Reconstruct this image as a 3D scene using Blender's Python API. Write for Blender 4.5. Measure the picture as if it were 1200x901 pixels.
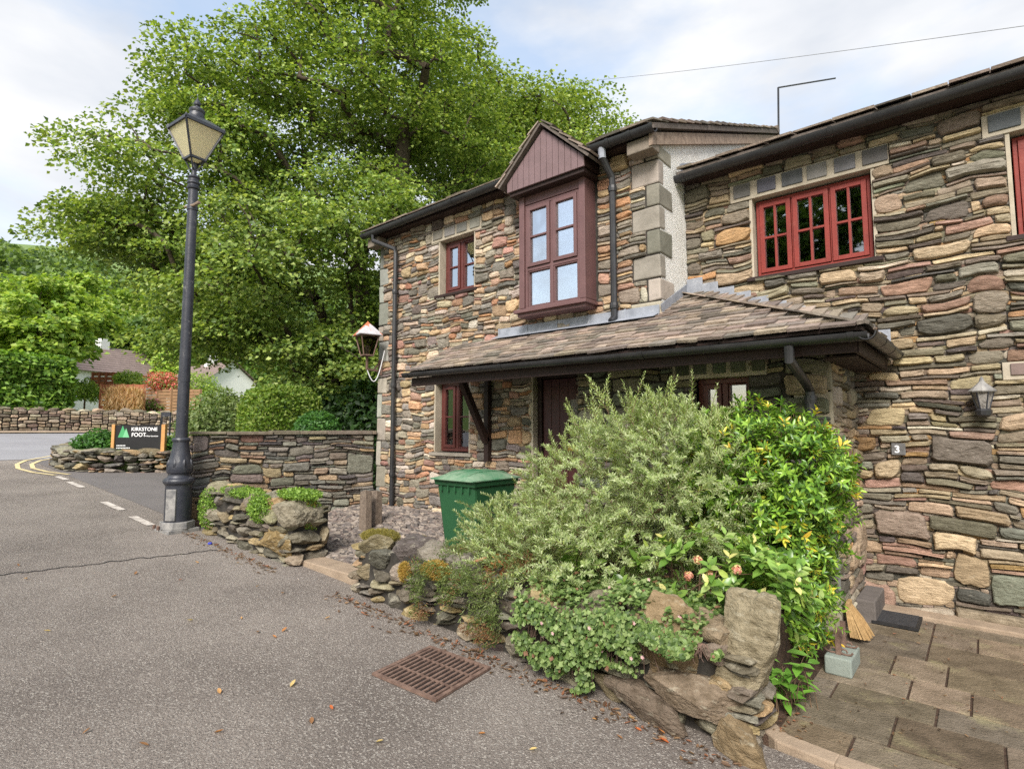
import bpy, bmesh, math, random
import numpy as np
from math import sin, cos, pi, radians, sqrt, atan, floor
from mathutils import Vector, Matrix, noise as mnoise

# ------------------------------------------------------------------ scene, camera, world, sun
for o in list(bpy.data.objects): bpy.data.objects.remove(o)
SC = bpy.context.scene
COL = SC.collection
EYE = 1.55
PITCH = atan(53 / 650.0)
YAW = radians(130.26)
cd = bpy.data.cameras.new('camera'); cam = bpy.data.objects.new('camera', cd); COL.objects.link(cam)
cd.sensor_width = 36; cd.lens = 650 / 1200 * 36; cd.clip_start = .05; cd.clip_end = 3000
cam.location = (0, 0, EYE); cam.rotation_euler = (pi / 2 + PITCH, 0, YAW - pi / 2)
SC.camera = cam
SUN_EL, SUN_AZ = radians(42), radians(-66)      # direction towards the sun, azimuth from +X
world = bpy.data.worlds.new('World'); SC.world = world; world.use_nodes = True
wt = world.node_tree; wt.nodes.clear()
def wn(t, **k):
    n = wt.nodes.new(t)
    for a, b in k.items(): setattr(n, a, b)
    return n
sky = wn('ShaderNodeTexSky', sky_type='NISHITA', sun_disc=False)
sky.sun_elevation = SUN_EL; sky.sun_rotation = pi / 2 - SUN_AZ
sky.air_density = 1.0; sky.dust_density = 1.5; sky.ozone_density = 1.2
tc = wn('ShaderNodeTexCoord'); mp = wn('ShaderNodeMapping'); mp.inputs['Scale'].default_value = (1.0, 1.0, 2.6)
mp.inputs['Location'].default_value = (3.1, 1.7, .4)
nz = wn('ShaderNodeTexNoise'); nz.inputs['Scale'].default_value = 1.7; nz.inputs['Detail'].default_value = 7; nz.inputs['Roughness'].default_value = .55
rp = wn('ShaderNodeValToRGB'); rp.color_ramp.elements[0].position = .40; rp.color_ramp.elements[1].position = .56
rp.color_ramp.elements[0].color = (.28, .28, .28, 1); rp.color_ramp.elements[1].color = (1, 1, 1, 1)
nz2 = wn('ShaderNodeTexNoise'); nz2.inputs['Scale'].default_value = 3.5; nz2.inputs['Detail'].default_value = 5
cr = wn('ShaderNodeValToRGB')
cr.color_ramp.elements[0].position = .35; cr.color_ramp.elements[0].color = (3.3, 3.5, 3.85, 1)
cr.color_ramp.elements[1].position = .62; cr.color_ramp.elements[1].color = (4.4, 4.45, 4.55, 1)
mx = wn('ShaderNodeMix', data_type='RGBA')
sk2 = wn('ShaderNodeMix', data_type='RGBA', blend_type='MULTIPLY'); sk2.inputs[0].default_value = 1; sk2.inputs[7].default_value = (2.1, 1.85, 1.55, 1)
bg = wn('ShaderNodeBackground'); bg.inputs['Strength'].default_value = .105
wo = wn('ShaderNodeOutputWorld')
L = wt.links.new
L(tc.outputs['Generated'], mp.inputs['Vector']); L(mp.outputs[0], nz.inputs['Vector']); L(mp.outputs[0], nz2.inputs['Vector'])
L(nz.outputs['Fac'], rp.inputs[0]); L(nz2.outputs['Fac'], cr.inputs[0])
L(sky.outputs[0], sk2.inputs[6])
L(rp.outputs[0], mx.inputs[0]); L(sk2.outputs[2], mx.inputs[6]); L(cr.outputs[0], mx.inputs[7])
L(mx.outputs[2], bg.inputs['Color']); L(bg.outputs[0], wo.inputs[0])
sd = bpy.data.lights.new('sun', 'SUN'); sd.energy = 2.6; sd.angle = radians(24); sd.color = (1, .965, .915)
sun = bpy.data.objects.new('sun', sd); COL.objects.link(sun)
sv = Vector((cos(SUN_AZ) * cos(SUN_EL), sin(SUN_AZ) * cos(SUN_EL), sin(SUN_EL)))
sun.rotation_euler = sv.to_track_quat('Z', 'Y').to_euler(); sun.location = sv * 40 + Vector((-3, 3, 0))
SC.view_settings.view_transform = 'Standard'; SC.view_settings.look = 'None'
SC.view_settings.exposure = 1.12; SC.view_settings.gamma = 1
SC.render.engine = 'CYCLES'; SC.cycles.use_denoising = False; SC.cycles.max_bounces = 6; SC.cycles.transparent_max_bounces = 12
SC.render.film_transparent = False

# ------------------------------------------------------------------ pixel helpers (photo pixels, 1200 x 901)
_d = np.array([cos(YAW) * cos(PITCH), sin(YAW) * cos(PITCH), sin(PITCH)])
_r = np.array([sin(YAW), -cos(YAW), 0.]); _u = np.cross(_r, _d); _C = np.array([0, 0, EYE])
def ray(x, y): return (x - 600) / 650 * _r - (y - 450.5) / 650 * _u + _d
def dep(x, y, D):
    v = ray(x, y); return Vector(_C + v * (D / (v @ np.array([cos(YAW), sin(YAW), 0]))))
def onY(x, y, Y):
    v = ray(x, y); return Vector(_C + v * (Y / v[1]))
def g(x):
    t = max(0., -x - .5); return .045 * min(t, 33.) - .02
def gs(x, k=.0): return g(x) + k
def ong(x, y):
    v = ray(x, y); t = .5
    while t < 90:
        p = _C + v * t
        if p[2] <= g(p[0]): break
        t += .01
    return Vector(p)

# ------------------------------------------------------------------ materials
def lin(c):
    f = lambda v: v / 12.92 if v <= .04045 else ((v + .055) / 1.055) ** 2.4
    return tuple(f(v / 255.) for v in c)
MATS = {}
def newmat(name):
    m = bpy.data.materials.new(name); m.use_nodes = True; m.node_tree.nodes.clear(); MATS[name] = m; return m, m.node_tree
def nd(t, ty, **k):
    n = t.nodes.new(ty)
    for a, b in k.items():
        if a in ('data_type', 'blend_type', 'attribute_name', 'operation', 'noise_dimensions', 'feature', 'distance', 'wave_type', 'bands_direction'): setattr(n, a, b)
        else: n.inputs[a.replace('_', ' ')].default_value = b
    return n
def mat(name, col, rough=.7, spots=None, scale=8., detail=4, amt=.5, bump=.0, bscale=60., metal=0., spec=.3, attr=False, speck=None, coord='Object', dirt=None, stretch=None):
    """col + noise towards spots; attr: multiply with vertex colour 'col'; speck=(colour, scale, threshold)"""
    m, t = newmat(name); l = t.links.new
    tcn = nd(t, 'ShaderNodeTexCoord'); v = tcn.outputs[coord]
    if stretch:
        mpn = nd(t, 'ShaderNodeMapping'); mpn.inputs['Scale'].default_value = stretch; l(v, mpn.inputs['Vector']); v = mpn.outputs[0]
    p = nd(t, 'ShaderNodeBsdfPrincipled', Roughness=rough, Metallic=metal); p.inputs['Specular IOR Level'].default_value = spec
    out = nd(t, 'ShaderNodeOutputMaterial')
    if attr:
        a = nd(t, 'ShaderNodeAttribute', attribute_name='col'); c = a.outputs['Color']
    else:
        a = nd(t, 'ShaderNodeRGB'); a.outputs[0].default_value = (*col, 1); c = a.outputs[0]
    if spots is not None:
        n = nd(t, 'ShaderNodeTexNoise', Scale=scale, Detail=detail, Roughness=.6); l(v, n.inputs['Vector'])
        r = nd(t, 'ShaderNodeValToRGB'); r.color_ramp.elements[0].position = .38; r.color_ramp.elements[1].position = .68
        l(n.outputs['Fac'], r.inputs[0])
        mu = nd(t, 'ShaderNodeMath', operation='MULTIPLY'); mu.inputs[1].default_value = amt; l(r.outputs[0], mu.inputs[0])
        x = nd(t, 'ShaderNodeMix', data_type='RGBA', blend_type='MULTIPLY' if attr else 'MIX'); l(mu.outputs[0], x.inputs[0]); l(c, x.inputs[6]); x.inputs[7].default_value = (*spots, 1); c = x.outputs[2]
    if dirt is not None:      # (colour, scale, lo, hi, amount)
        n = nd(t, 'ShaderNodeTexNoise', Scale=dirt[1], Detail=6, Roughness=.65); l(v, n.inputs['Vector'])
        r = nd(t, 'ShaderNodeValToRGB'); r.color_ramp.elements[0].position = dirt[2]; r.color_ramp.elements[1].position = dirt[3]; l(n.outputs['Fac'], r.inputs[0])
        mu = nd(t, 'ShaderNodeMath', operation='MULTIPLY'); mu.inputs[1].default_value = dirt[4]; l(r.outputs[0], mu.inputs[0])
        x = nd(t, 'ShaderNodeMix', data_type='RGBA'); l(mu.outputs[0], x.inputs[0]); l(c, x.inputs[6]); x.inputs[7].default_value = (*dirt[0], 1); c = x.outputs[2]
    if speck is not None:
        n = nd(t, 'ShaderNodeTexVoronoi', Scale=speck[1]); l(v, n.inputs['Vector'])
        r = nd(t, 'ShaderNodeValToRGB'); r.color_ramp.elements[0].position = speck[2] - .08; r.color_ramp.elements[1].position = speck[2]
        sp = nd(t, 'ShaderNodeSeparateColor'); l(n.outputs['Color'], sp.inputs[0]); l(sp.outputs[0], r.inputs[0])
        x = nd(t, 'ShaderNodeMix', data_type='RGBA'); l(r.outputs[0], x.inputs[0]); l(c, x.inputs[6]); x.inputs[7].default_value = (*speck[0], 1); c = x.outputs[2]
    l(c, p.inputs['Base Color'])
    if bump:
        n = nd(t, 'ShaderNodeTexNoise', Scale=bscale, Detail=6, Roughness=.65); l(v, n.inputs['Vector'])
        b = nd(t, 'ShaderNodeBump', Strength=bump, Distance=.02 if bump < .7 else .035); l(n.outputs['Fac'], b.inputs['Height']); l(b.outputs[0], p.inputs['Normal'])
    l(p.outputs[0], out.inputs[0]); return m
def leafmat(name, rough=.5, trans=.34, spec=.35):
    m, t = newmat(name); l = t.links.new
    a = nd(t, 'ShaderNodeAttribute', attribute_name='col')
    p = nd(t, 'ShaderNodeBsdfPrincipled', Roughness=rough); p.inputs['Specular IOR Level'].default_value = spec
    tr = nd(t, 'ShaderNodeBsdfTranslucent'); x = nd(t, 'ShaderNodeMixShader'); x.inputs[0].default_value = trans
    out = nd(t, 'ShaderNodeOutputMaterial')
    br = nd(t, 'ShaderNodeMix', data_type='RGBA', blend_type='MULTIPLY'); br.inputs[0].default_value = 1; br.inputs[7].default_value = (1.5, 1.5, .7, 1)
    l(a.outputs['Color'], p.inputs['Base Color']); l(a.outputs['Color'], br.inputs[6]); l(br.outputs[2], tr.inputs['Color'])
    l(p.outputs[0], x.inputs[1]); l(tr.outputs[0], x.inputs[2]); l(x.outputs[0], out.inputs[0]); return m
def glassmat(name, tint=(.75, .78, .78), refl=.12):
    m, t = newmat(name); l = t.links.new
    tr = nd(t, 'ShaderNodeBsdfTransparent'); tr.inputs['Color'].default_value = (*tint, 1)
    gl = nd(t, 'ShaderNodeBsdfGlossy', Roughness=.02); gl.inputs['Color'].default_value = (.95, .97, 1, 1)
    fr = nd(t, 'ShaderNodeFresnel', IOR=1.5); ad = nd(t, 'ShaderNodeMath', operation='ADD'); ad.inputs[1].default_value = refl; ad.use_clamp = True
    x = nd(t, 'ShaderNodeMixShader'); out = nd(t, 'ShaderNodeOutputMaterial')
    tcn = nd(t, 'ShaderNodeTexCoord'); n = nd(t, 'ShaderNodeTexNoise', Scale=3., Detail=1); l(tcn.outputs['Object'], n.inputs['Vector'])
    b = nd(t, 'ShaderNodeBump', Strength=.05, Distance=.02); l(n.outputs['Fac'], b.inputs['Height']); l(b.outputs[0], gl.inputs['Normal'])
    l(fr.outputs[0], ad.inputs[0]); l(ad.outputs[0], x.inputs[0]); l(tr.outputs[0], x.inputs[1]); l(gl.outputs[0], x.inputs[2]); l(x.outputs[0], out.inputs[0]); return m

G = lambda v: (v, v, v)
M_STONE = mat('stone', G(.3), .9, spots=(.52, .50, .47), scale=11, amt=.8, bump=.75, bscale=22, attr=True, spec=.15, stretch=(1, 1, 2.6), dirt=(lin((190, 184, 168)), 20, .60, .72, .4))
M_STONEBIG = mat('boulder_stone', G(.3), .92, spots=(.45, .43, .38), scale=16, amt=.8, bump=1., bscale=18, attr=True, spec=.12, stretch=(1, 1, 1.8), dirt=(lin((186, 180, 160)), 12, .56, .70, .5))
M_CORE = mat('dark_joint', (.028, .025, .021), .95, spots=(.07, .062, .052), scale=12, amt=.6)
M_CONC = mat('concrete', lin((176, 166, 148)), .9, spots=lin((140, 130, 112)), scale=6, amt=.6, bump=.2, bscale=80)
M_DRESS = mat('dressed_stone', G(.3), .9, spots=(.6, .6, .58), scale=9, amt=.6, bump=.25, bscale=45, attr=True, spec=.15)
M_ROUGHCAST = mat('roughcast', lin((238, 236, 230)), .95, spots=lin((206, 203, 194)), scale=3, amt=.35, bump=1., bscale=70)
M_GUT = mat('black_gutter', (.018, .018, .02), .38, spots=(.05, .05, .05), scale=5, amt=.5, spec=.5)
M_IRON = mat('painted_iron', (.022, .024, .034), .42, spots=(.06, .062, .07), scale=9, amt=.45, bump=.15, bscale=60, spec=.5, dirt=(lin((134, 133, 130)), 11, .60, .66, .4))
M_IRONBASE = mat('worn_iron', lin((150, 147, 142)), .6, spots=lin((84, 84, 86)), scale=12, amt=.8, bump=.2)
M_BROWN = mat('brown_joinery', lin((104, 76, 75)), .5, spots=lin((86, 62, 61)), scale=6, amt=.5, bump=.05, spec=.4)
M_CLAD = mat('mauve_cladding', lin((118, 97, 98)), .55, spots=lin((100, 82, 82)), scale=5, amt=.6, bump=.08)
M_MAROON = mat('maroon_joinery', lin((92, 46, 41)), .45, spots=lin((72, 36, 32)), scale=6, amt=.5, spec=.45)
M_RED = mat('red_joinery', lin((130, 52, 44)), .5, spots=lin((104, 42, 36)), scale=7, amt=.55, bump=.08, dirt=(lin((148, 88, 76)), 9, .58, .75, .5))
M_DARKWOOD = mat('dark_timber', lin((48, 33, 29)), .6, spots=lin((34, 25, 22)), scale=9, amt=.6, bump=.1)
M_DOOR = mat('maroon_door', lin((74, 38, 38)), .45, spots=lin((60, 30, 30)), scale=7, amt=.5, spec=.4)
M_GREYWOOD = mat('weathered_timber', lin((150, 132, 116)), .9, spots=lin((104, 88, 76)), scale=14, amt=.8, bump=.3)
M_LEAD = mat('lead_flashing', lin((150, 154, 162)), .55, spots=lin((118, 122, 130)), scale=9, amt=.7, bump=.15, bscale=30, metal=.2, dirt=(lin((196, 198, 200)), 11, .6, .7, .6))
M_SLATE = mat('roof_slate', G(.2), .9, spots=(.55, .52, .48), scale=14, amt=.7, bump=.5, bscale=50, attr=True, spec=.15, dirt=(lin((150, 146, 96)), 9, .66, .73, .5))
M_GLASS = glassmat('window_glass', refl=.10)
M_GLASSD = glassmat('bay_glass', refl=.42)
M_GLASSR = glassmat('cottage_glass', refl=.16)
M_ROOM = mat('room_plaster', lin((150, 142, 130)), .9, spots=lin((120, 112, 100)), scale=2, amt=.4)
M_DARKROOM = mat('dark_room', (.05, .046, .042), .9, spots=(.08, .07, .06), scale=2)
M_CURTAIN = mat('curtain', lin((226, 220, 204)), .9, spots=lin((190, 182, 166)), scale=12, amt=.4)
M_BRASS = mat('brass', lin((190, 140, 70)), .4, metal=.8, spots=lin((150, 104, 50)), scale=14)
M_OBSC = mat('obscured_glass', lin((150, 146, 140)), .25, spots=lin((84, 78, 74)), scale=40, amt=.8, bump=.4, bscale=90)
M_BIN = mat('green_plastic', lin((40, 82, 52)), .5, spots=lin((34, 70, 46)), scale=5, amt=.6, dirt=(lin((104, 116, 92)), 5, .56, .8, .45))
M_BINLID = mat('green_lid', lin((66, 116, 84)), .55, spots=lin((140, 156, 134)), scale=5, amt=.7)
M_RUBBER = mat('black_rubber', (.012, .012, .013), .6, spots=(.04, .04, .04), scale=20)
M_RUST = mat('rusty_iron', lin((118, 96, 84)), .85, spots=lin((76, 58, 50)), scale=22, amt=.8, bump=.3, bscale=120)
M_COPPER = mat('copper_sheet', lin((200, 198, 202)), .5, spots=lin((170, 166, 170)), scale=8, amt=.7, metal=.15, dirt=(lin((190, 104, 54)), 4.5, .52, .56, .9))
M_FROST = None
M_ASPH = mat('asphalt', lin((154, 144, 135)), .92, spots=lin((118, 109, 102)), scale=.9, amt=.85, detail=8, bump=1., bscale=90, spec=.2, speck=(lin((182, 174, 164)), 135, .885), dirt=(lin((96, 89, 84)), 62, .51, .67, .65))
M_ASPHDK = mat('dark_asphalt', lin((112, 107, 105)), .92, spots=lin((100, 96, 94)), scale=1.2, amt=.6, bump=.5, bscale=140, dirt=(lin((150, 132, 112)), .7, .6, .72, .5))
M_ASPHLT = mat('road_asphalt', lin((142, 141, 143)), .9, spots=lin((126, 124, 126)), scale=.5, amt=.6, bump=.3, bscale=60)
M_TAR = mat('tar_seam', lin((52, 49, 48)), .9, spots=lin((84, 80, 77)), scale=14, amt=.8)
M_WHITE = mat('worn_white_paint', lin((206, 198, 188)), .8, spots=lin((136, 126, 118)), scale=9, amt=.9)
M_YELLOW = mat('worn_yellow_paint', lin((214, 196, 146)), .8, spots=lin((168, 154, 126)), scale=12, amt=.6)
M_SLAB = mat('paving_slab', G(.3), .92, spots=(.55, .54, .5), scale=9, detail=8, amt=.95, bump=.7, bscale=60, attr=True, dirt=(lin((156, 148, 110)), 4, .56, .70, .5))
M_KERB = mat('kerb_concrete', lin((156, 138, 118)), .9, spots=lin((118, 102, 86)), scale=8, amt=.6, bump=.4, bscale=90)
M_SOIL = mat('soil', lin((70, 56, 46)), .95, spots=lin((100, 78, 64)), scale=14, amt=.7, bump=.8, bscale=40)
M_GRASS = mat('grass_ground', lin((92, 118, 58)), .95, spots=lin((120, 132, 76)), scale=2, amt=.7, bump=.4)
M_CHIP = mat('slate_chip', G(.2), .85, spots=(.6, .58, .56), scale=30, amt=.6, attr=True)
M_LEAF = leafmat('leaf')
M_LEAFG = leafmat('glossy_leaf', rough=.32, trans=.22, spec=.5)
M_BARK = mat('bark', lin((84, 74, 62)), .95, spots=lin((58, 50, 42)), scale=10, amt=.8, bump=.6, bscale=20)
M_TWIG = mat('twig', lin((104, 84, 64)), .9, spots=lin((70, 54, 42)), scale=20)
M_POST = mat('post_wood', lin((128, 114, 100)), .92, spots=lin((92, 80, 70)), scale=22, amt=.8, bump=.5, bscale=60)
M_OAK = mat('oak_post', lin((196, 148, 92)), .7, spots=lin((172, 122, 72)), scale=9, amt=.6, bump=.1)
M_SIGN = mat('sign_black', (.012, .012, .013), .6, spots=(.02, .02, .02), scale=5)
M_SIGNW = mat('sign_white', G(.8), .6); M_SIGNG = mat('sign_green', lin((70, 150, 96)), .6); M_SIGNG2 = mat('sign_light_green', lin((112, 178, 132)), .6)
M_STRAW = mat('straw', lin((172, 142, 98)), .85, spots=lin((128, 102, 66)), scale=40, amt=.7)
M_WHITEWALL = mat('white_render', lin((226, 226, 222)), .9, spots=lin((206, 206, 200)), scale=1.5, amt=.5)
M_TILE = mat('far_tile', lin((132, 116, 110)), .9, spots=lin((112, 98, 92)), scale=3, amt=.7)
M_FENCE = mat('fence_timber', lin((150, 118, 88)), .9, spots=lin((118, 88, 66)), scale=4, amt=.7)
M_FENCERED = mat('red_timber', lin((158, 96, 70)), .9, spots=lin((126, 74, 54)), scale=3, amt=.7)
M_HILL = mat('hill_ground', lin((74, 92, 50)), .95, spots=lin((96, 110, 62)), scale=.2, amt=.8)
M_WIRE = mat('cable', (.2, .2, .21), .6)
M_WCABLE = mat('white_cable', G(.6), .6)
M_MAT = mat('worn_rubber', (.045, .045, .048), .6, spots=(.02, .02, .02), scale=30)
M_BLUE = mat('blue_plastic', lin((60, 70, 170)), .5)
def frost():
    m, t = newmat('frosted_glass'); l = t.links.new
    d = nd(t, 'ShaderNodeBsdfDiffuse'); d.inputs['Color'].default_value = (*lin((244, 234, 200)), 1)
    tr = nd(t, 'ShaderNodeBsdfTranslucent'); tr.inputs['Color'].default_value = (*lin((252, 244, 214)), 1)
    gl = nd(t, 'ShaderNodeBsdfGlossy', Roughness=.1); x = nd(t, 'ShaderNodeMixShader'); x.inputs[0].default_value = .6
    y = nd(t, 'ShaderNodeMixShader'); y.inputs[0].default_value = .07; out = nd(t, 'ShaderNodeOutputMaterial')
    l(d.outputs[0], x.inputs[1]); l(tr.outputs[0], x.inputs[2]); l(x.outputs[0], y.inputs[1]); l(gl.outputs[0], y.inputs[2]); l(y.outputs[0], out.inputs[0]); return m
M_FROST = frost()

# ------------------------------------------------------------------ object helpers
def link(o, parent=None):
    COL.objects.link(o)
    if parent is not None: o.parent = parent
    return o
def tag(o, label=None, cat=None, group=None, kind=None):
    if label: o['label'] = label
    if cat: o['category'] = cat
    if group: o['group'] = group
    if kind: o['kind'] = kind
    return o
def thing(name, label, cat, loc=(0, 0, 0), group=None):
    o = bpy.data.objects.new(name, None); o.location = loc; o.empty_display_size = .2; link(o); return tag(o, label, cat, group)
def np_mesh(name, V, F, cols=None, smooth=False):
    me = bpy.data.meshes.new(name); V = np.asarray(V, np.float32); F = np.asarray(F, np.int32); k = F.shape[1]
    me.vertices.add(len(V)); me.vertices.foreach_set('co', V.ravel())
    me.loops.add(F.size); me.loops.foreach_set('vertex_index', F.ravel())
    me.polygons.add(len(F)); me.polygons.foreach_set('loop_start', np.arange(0, F.size, k, dtype=np.int32))
    if smooth: me.polygons.foreach_set('use_smooth', np.ones(len(F), bool))
    if cols is not None:
        a = me.color_attributes.new('col', 'FLOAT_COLOR', 'POINT'); c = np.ones((len(V), 4), np.float32); c[:, :3] = cols; a.data.foreach_set('color', c.ravel())
    me.update(calc_edges=True); me.validate(); return me
class MB:
    """collects shapes; world coordinates unless the parent has a location"""
    def __init__(s): s.v = []; s.f = []; s.c = []
    def add(s, vs, fs, col=None):
        b = len(s.v); s.v += [tuple(v) for v in vs]; s.f += [tuple(b + i for i in f) for f in fs]; s.c += [col or (1, 1, 1)] * len(vs); return s
    def box(s, x0, x1, y0, y1, z0, z1, col=None, M=None):
        vs = [Vector((x, y, z)) for x in (x0, x1) for y in (y0, y1) for z in (z0, z1)]
        if M: vs = [M @ v for v in vs]
        return s.add(vs, [(0, 1, 3, 2), (4, 6, 7, 5), (0, 4, 5, 1), (2, 3, 7, 6), (0, 2, 6, 4), (1, 5, 7, 3)], col)
    def bar(s, a, b, w, h=None, up=(0, 0, 1), col=None):
        a = Vector(a); b = Vector(b); h = h or w; d = (b - a).normalized(); up = Vector(up)
        if abs(d.dot(up)) > .98: up = Vector((0, 1, 0))
        x = d.cross(up).normalized(); y = x.cross(d)
        vs = [p + x * (i * w / 2) + y * (j * h / 2) for p in (a, b) for i, j in ((-1, -1), (1, -1), (1, 1), (-1, 1))]
        return s.add(vs, [(3, 2, 1, 0), (4, 5, 6, 7), (0, 1, 5, 4), (1, 2, 6, 5), (2, 3, 7, 6), (3, 0, 4, 7)], col)
    def tube(s, pts, r, n=8, cap=True, col=None):
        pts = [Vector(p) for p in pts]; m = len(pts); rs = r if isinstance(r, (list, tuple)) else [r] * m; vs = []; px = None
        for i, p in enumerate(pts):
            d = (pts[min(i + 1, m - 1)] - pts[max(i - 1, 0)]).normalized()
            if px is None:
                px = d.orthogonal().normalized()
            px = (px - d * px.dot(d)).normalized(); y = d.cross(px)
            vs += [p + (px * cos(2 * pi * k / n) + y * sin(2 * pi * k / n)) * rs[i] for k in range(n)]
        fs = [(i * n + k, i * n + (k + 1) % n, (i + 1) * n + (k + 1) % n, (i + 1) * n + k) for i in range(m - 1) for k in range(n)]
        if cap: fs += [tuple(range(n))[::-1], tuple((m - 1) * n + k for k in range(n))]
        return s.add(vs, fs, col)
    def lathe(s, c, prof, n=20, col=None, rot=0):
        c = Vector(c); vs = []; m = len(prof)
        for r, z in prof: vs += [c + Vector((r * cos(2 * pi * k / n + rot), r * sin(2 * pi * k / n + rot), z)) for k in range(n)]
        fs = [(i * n + k, i * n + (k + 1) % n, (i + 1) * n + (k + 1) % n, (i + 1) * n + k) for i in range(m - 1) for k in range(n)]
        fs += [tuple(range(n))[::-1], tuple((m - 1) * n + k for k in range(n))]
        return s.add(vs, fs, col)
    def prism(s, poly, axis, a0, a1, col=None):
        """poly = 2D points in the plane across `axis`: x->(y,z), y->(x,z), z->(x,y)"""
        mk = {'x': lambda p, a: (a, p[0], p[1]), 'y': lambda p, a: (p[0], a, p[1]), 'z': lambda p, a: (p[0], p[1], a)}[axis]
        n = len(poly); vs = [mk(p, a0) for p in poly] + [mk(p, a1) for p in poly]
        return s.add(vs, [tuple(range(n))[::-1], tuple(range(n, 2 * n))] + [(k, (k + 1) % n, n + (k + 1) % n, n + k) for k in range(n)], col)
    def mesh(s, name, smooth=False, recalc=True):
        me = bpy.data.meshes.new(name); me.from_pydata(s.v, [], s.f)
        a = me.color_attributes.new('col', 'FLOAT_COLOR', 'POINT'); c = np.ones((len(s.v), 4), np.float32); c[:, :3] = np.array(s.c); a.data.foreach_set('color', c.ravel())
        if recalc:
            bm = bmesh.new(); bm.from_mesh(me); bmesh.ops.recalc_face_normals(bm, faces=bm.faces); bm.to_mesh(me); bm.free()
        if smooth: me.polygons.foreach_set('use_smooth', np.ones(len(me.polygons), bool))
        me.update(); return me
    def build(s, name, m, parent=None, smooth=False, bevel=0, recalc=True):
        me = s.mesh(name, smooth, recalc); me.materials.append(m); o = link(bpy.data.objects.new(name, me), parent)
        if parent is not None: o.matrix_parent_inverse = wmat(parent).inverted()
        if smooth: autosmooth(me)
        if bevel:
            md = o.modifiers.new('bevel', 'BEVEL'); md.width = bevel; md.segments = 2; md.limit_method = 'ANGLE'
        return o
def autosmooth(me, ang=radians(28)):
    bm = bmesh.new(); bm.from_mesh(me)
    for e in bm.edges:
        if len(e.link_faces) == 2 and e.calc_face_angle(0) > ang: e.smooth = False
    bm.to_mesh(me); bm.free()
def wmat(o):
    return (wmat(o.parent) @ o.matrix_parent_inverse if o.parent is not None else Matrix.Identity(4)) @ Matrix.Translation(o.location)
def put(me, name, m, parent=None):
    if not me.materials: me.materials.append(m)
    o = link(bpy.data.objects.new(name, me), parent)
    if parent is not None: o.matrix_parent_inverse = wmat(parent).inverted()
    return o
def B1(name, m, parent, *a, bevel=0, col=None):
    return MB().box(*a, col=col).build(name, m, parent, bevel=bevel)

# ------------------------------------------------------------------ stones
def pal(rng, kind):
    P = {'A': [((188, 162, 130), 4), ((160, 150, 136), 5), ((200, 182, 156), 3), ((182, 146, 116), 2), ((174, 138, 122), 2), ((118, 112, 104), 4), ((142, 136, 124), 5), ((178, 134, 104), .8), ((206, 196, 178), 1)],
         'B': [((150, 138, 120), 6), ((170, 152, 126), 4), ((184, 164, 134), 3), ((124, 115, 103), 5), ((132, 129, 115), 3), ((160, 132, 114), 2.2), ((182, 146, 104), .9), ((102, 95, 87), 3), ((196, 184, 164), 1.2)],
         'G': [((140, 133, 121), 6), ((166, 148, 122), 3), ((120, 115, 107), 5), ((154, 126, 108), 2), ((178, 154, 118), 1.5), ((100, 96, 91), 4), ((132, 131, 119), 3)],
         'S': [((118, 114, 100), 5), ((140, 132, 112), 4), ((96, 92, 84), 4), ((150, 138, 112), 2), ((110, 112, 98), 3)],
         'F': [((178, 160, 136), 5), ((150, 136, 118), 5), ((196, 182, 160), 3), ((126, 114, 102), 3)],
         'L': [((140, 130, 108), 5), ((124, 118, 104), 5), ((158, 138, 104), 2), ((104, 98, 88), 4), ((150, 144, 128), 3)]}[kind]
    c = rng.choices([p[0] for p in P], [p[1] for p in P])[0]; k = rng.uniform(.86, 1.12)
    return lin([min(245, max(20, v * k + rng.uniform(-4, 4))) for v in c])
def shade(rng, c, lo=.86, hi=1.1):
    k = rng.uniform(lo, hi); return lin([min(250, v * k + rng.uniform(-2, 2)) for v in c])
def pack(rng, W, H, holes, dist, step=.02):
    """random rubble: stones (u0,v0,u1,v1) fill W x H, leaving the holes out"""
    n = int(round(W / step)); hgt = [0.] * n; out = []
    hs = [(int(round(a / step)), b, int(round(c / step)), d) for a, b, c, d in holes]
    def lift(i):
        for _ in range(4):
            for a, b, c, d in hs:
                if a <= i < c and b - .012 <= hgt[i] < d: hgt[i] = d
    for i in range(n): lift(i)
    guard = 0
    while guard < 20000:
        guard += 1
        m = min(hgt)
        if m >= H - .012: break
        i0 = hgt.index(m); i1 = i0
        while i1 < n and abs(hgt[i1] - m) < 1e-6: i1 += 1
        w, h = dist(rng, m)
        k = max(2, int(round(w / step))); run = i1 - i0
        if run - k < 3: k = run
        left = rng.random() < .5
        a = i0 if left or k == run else i1 - k; b = a + k
        if k * step < .07: h = min(h, max(.03, k * step * 1.2))
        top = m + h
        if run * step < .15:
            nb = [hgt[j] for j in (i0 - 1, i1) if 0 <= j < n and hgt[j] > m + .015]
            if nb and min(nb) - m < .24: top = min(nb); a, b = i0, i1
        for j in (a - 1, b):                                   # snap to a neighbour's top
            if 0 <= j < n and hgt[j] > m and abs(hgt[j] - top) < .028: top = hgt[j]
        for p, q, r_, s_ in hs:
            if a < r_ and b > p and m < q: top = min(top, q)
        if H - top < .03: top = H
        top = min(top, H)
        out.append((a * step, m, b * step, top))
        for i in range(a, b): hgt[i] = top; lift(i)
    return out
def dist_small(rng, v):
    t = rng.random()
    if t < .50: return rng.uniform(.12, .34), rng.uniform(.028, .055)
    if t < .86: return rng.uniform(.12, .26), rng.uniform(.06, .10)
    return rng.uniform(.16, .28), rng.uniform(.11, .16)
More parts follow.
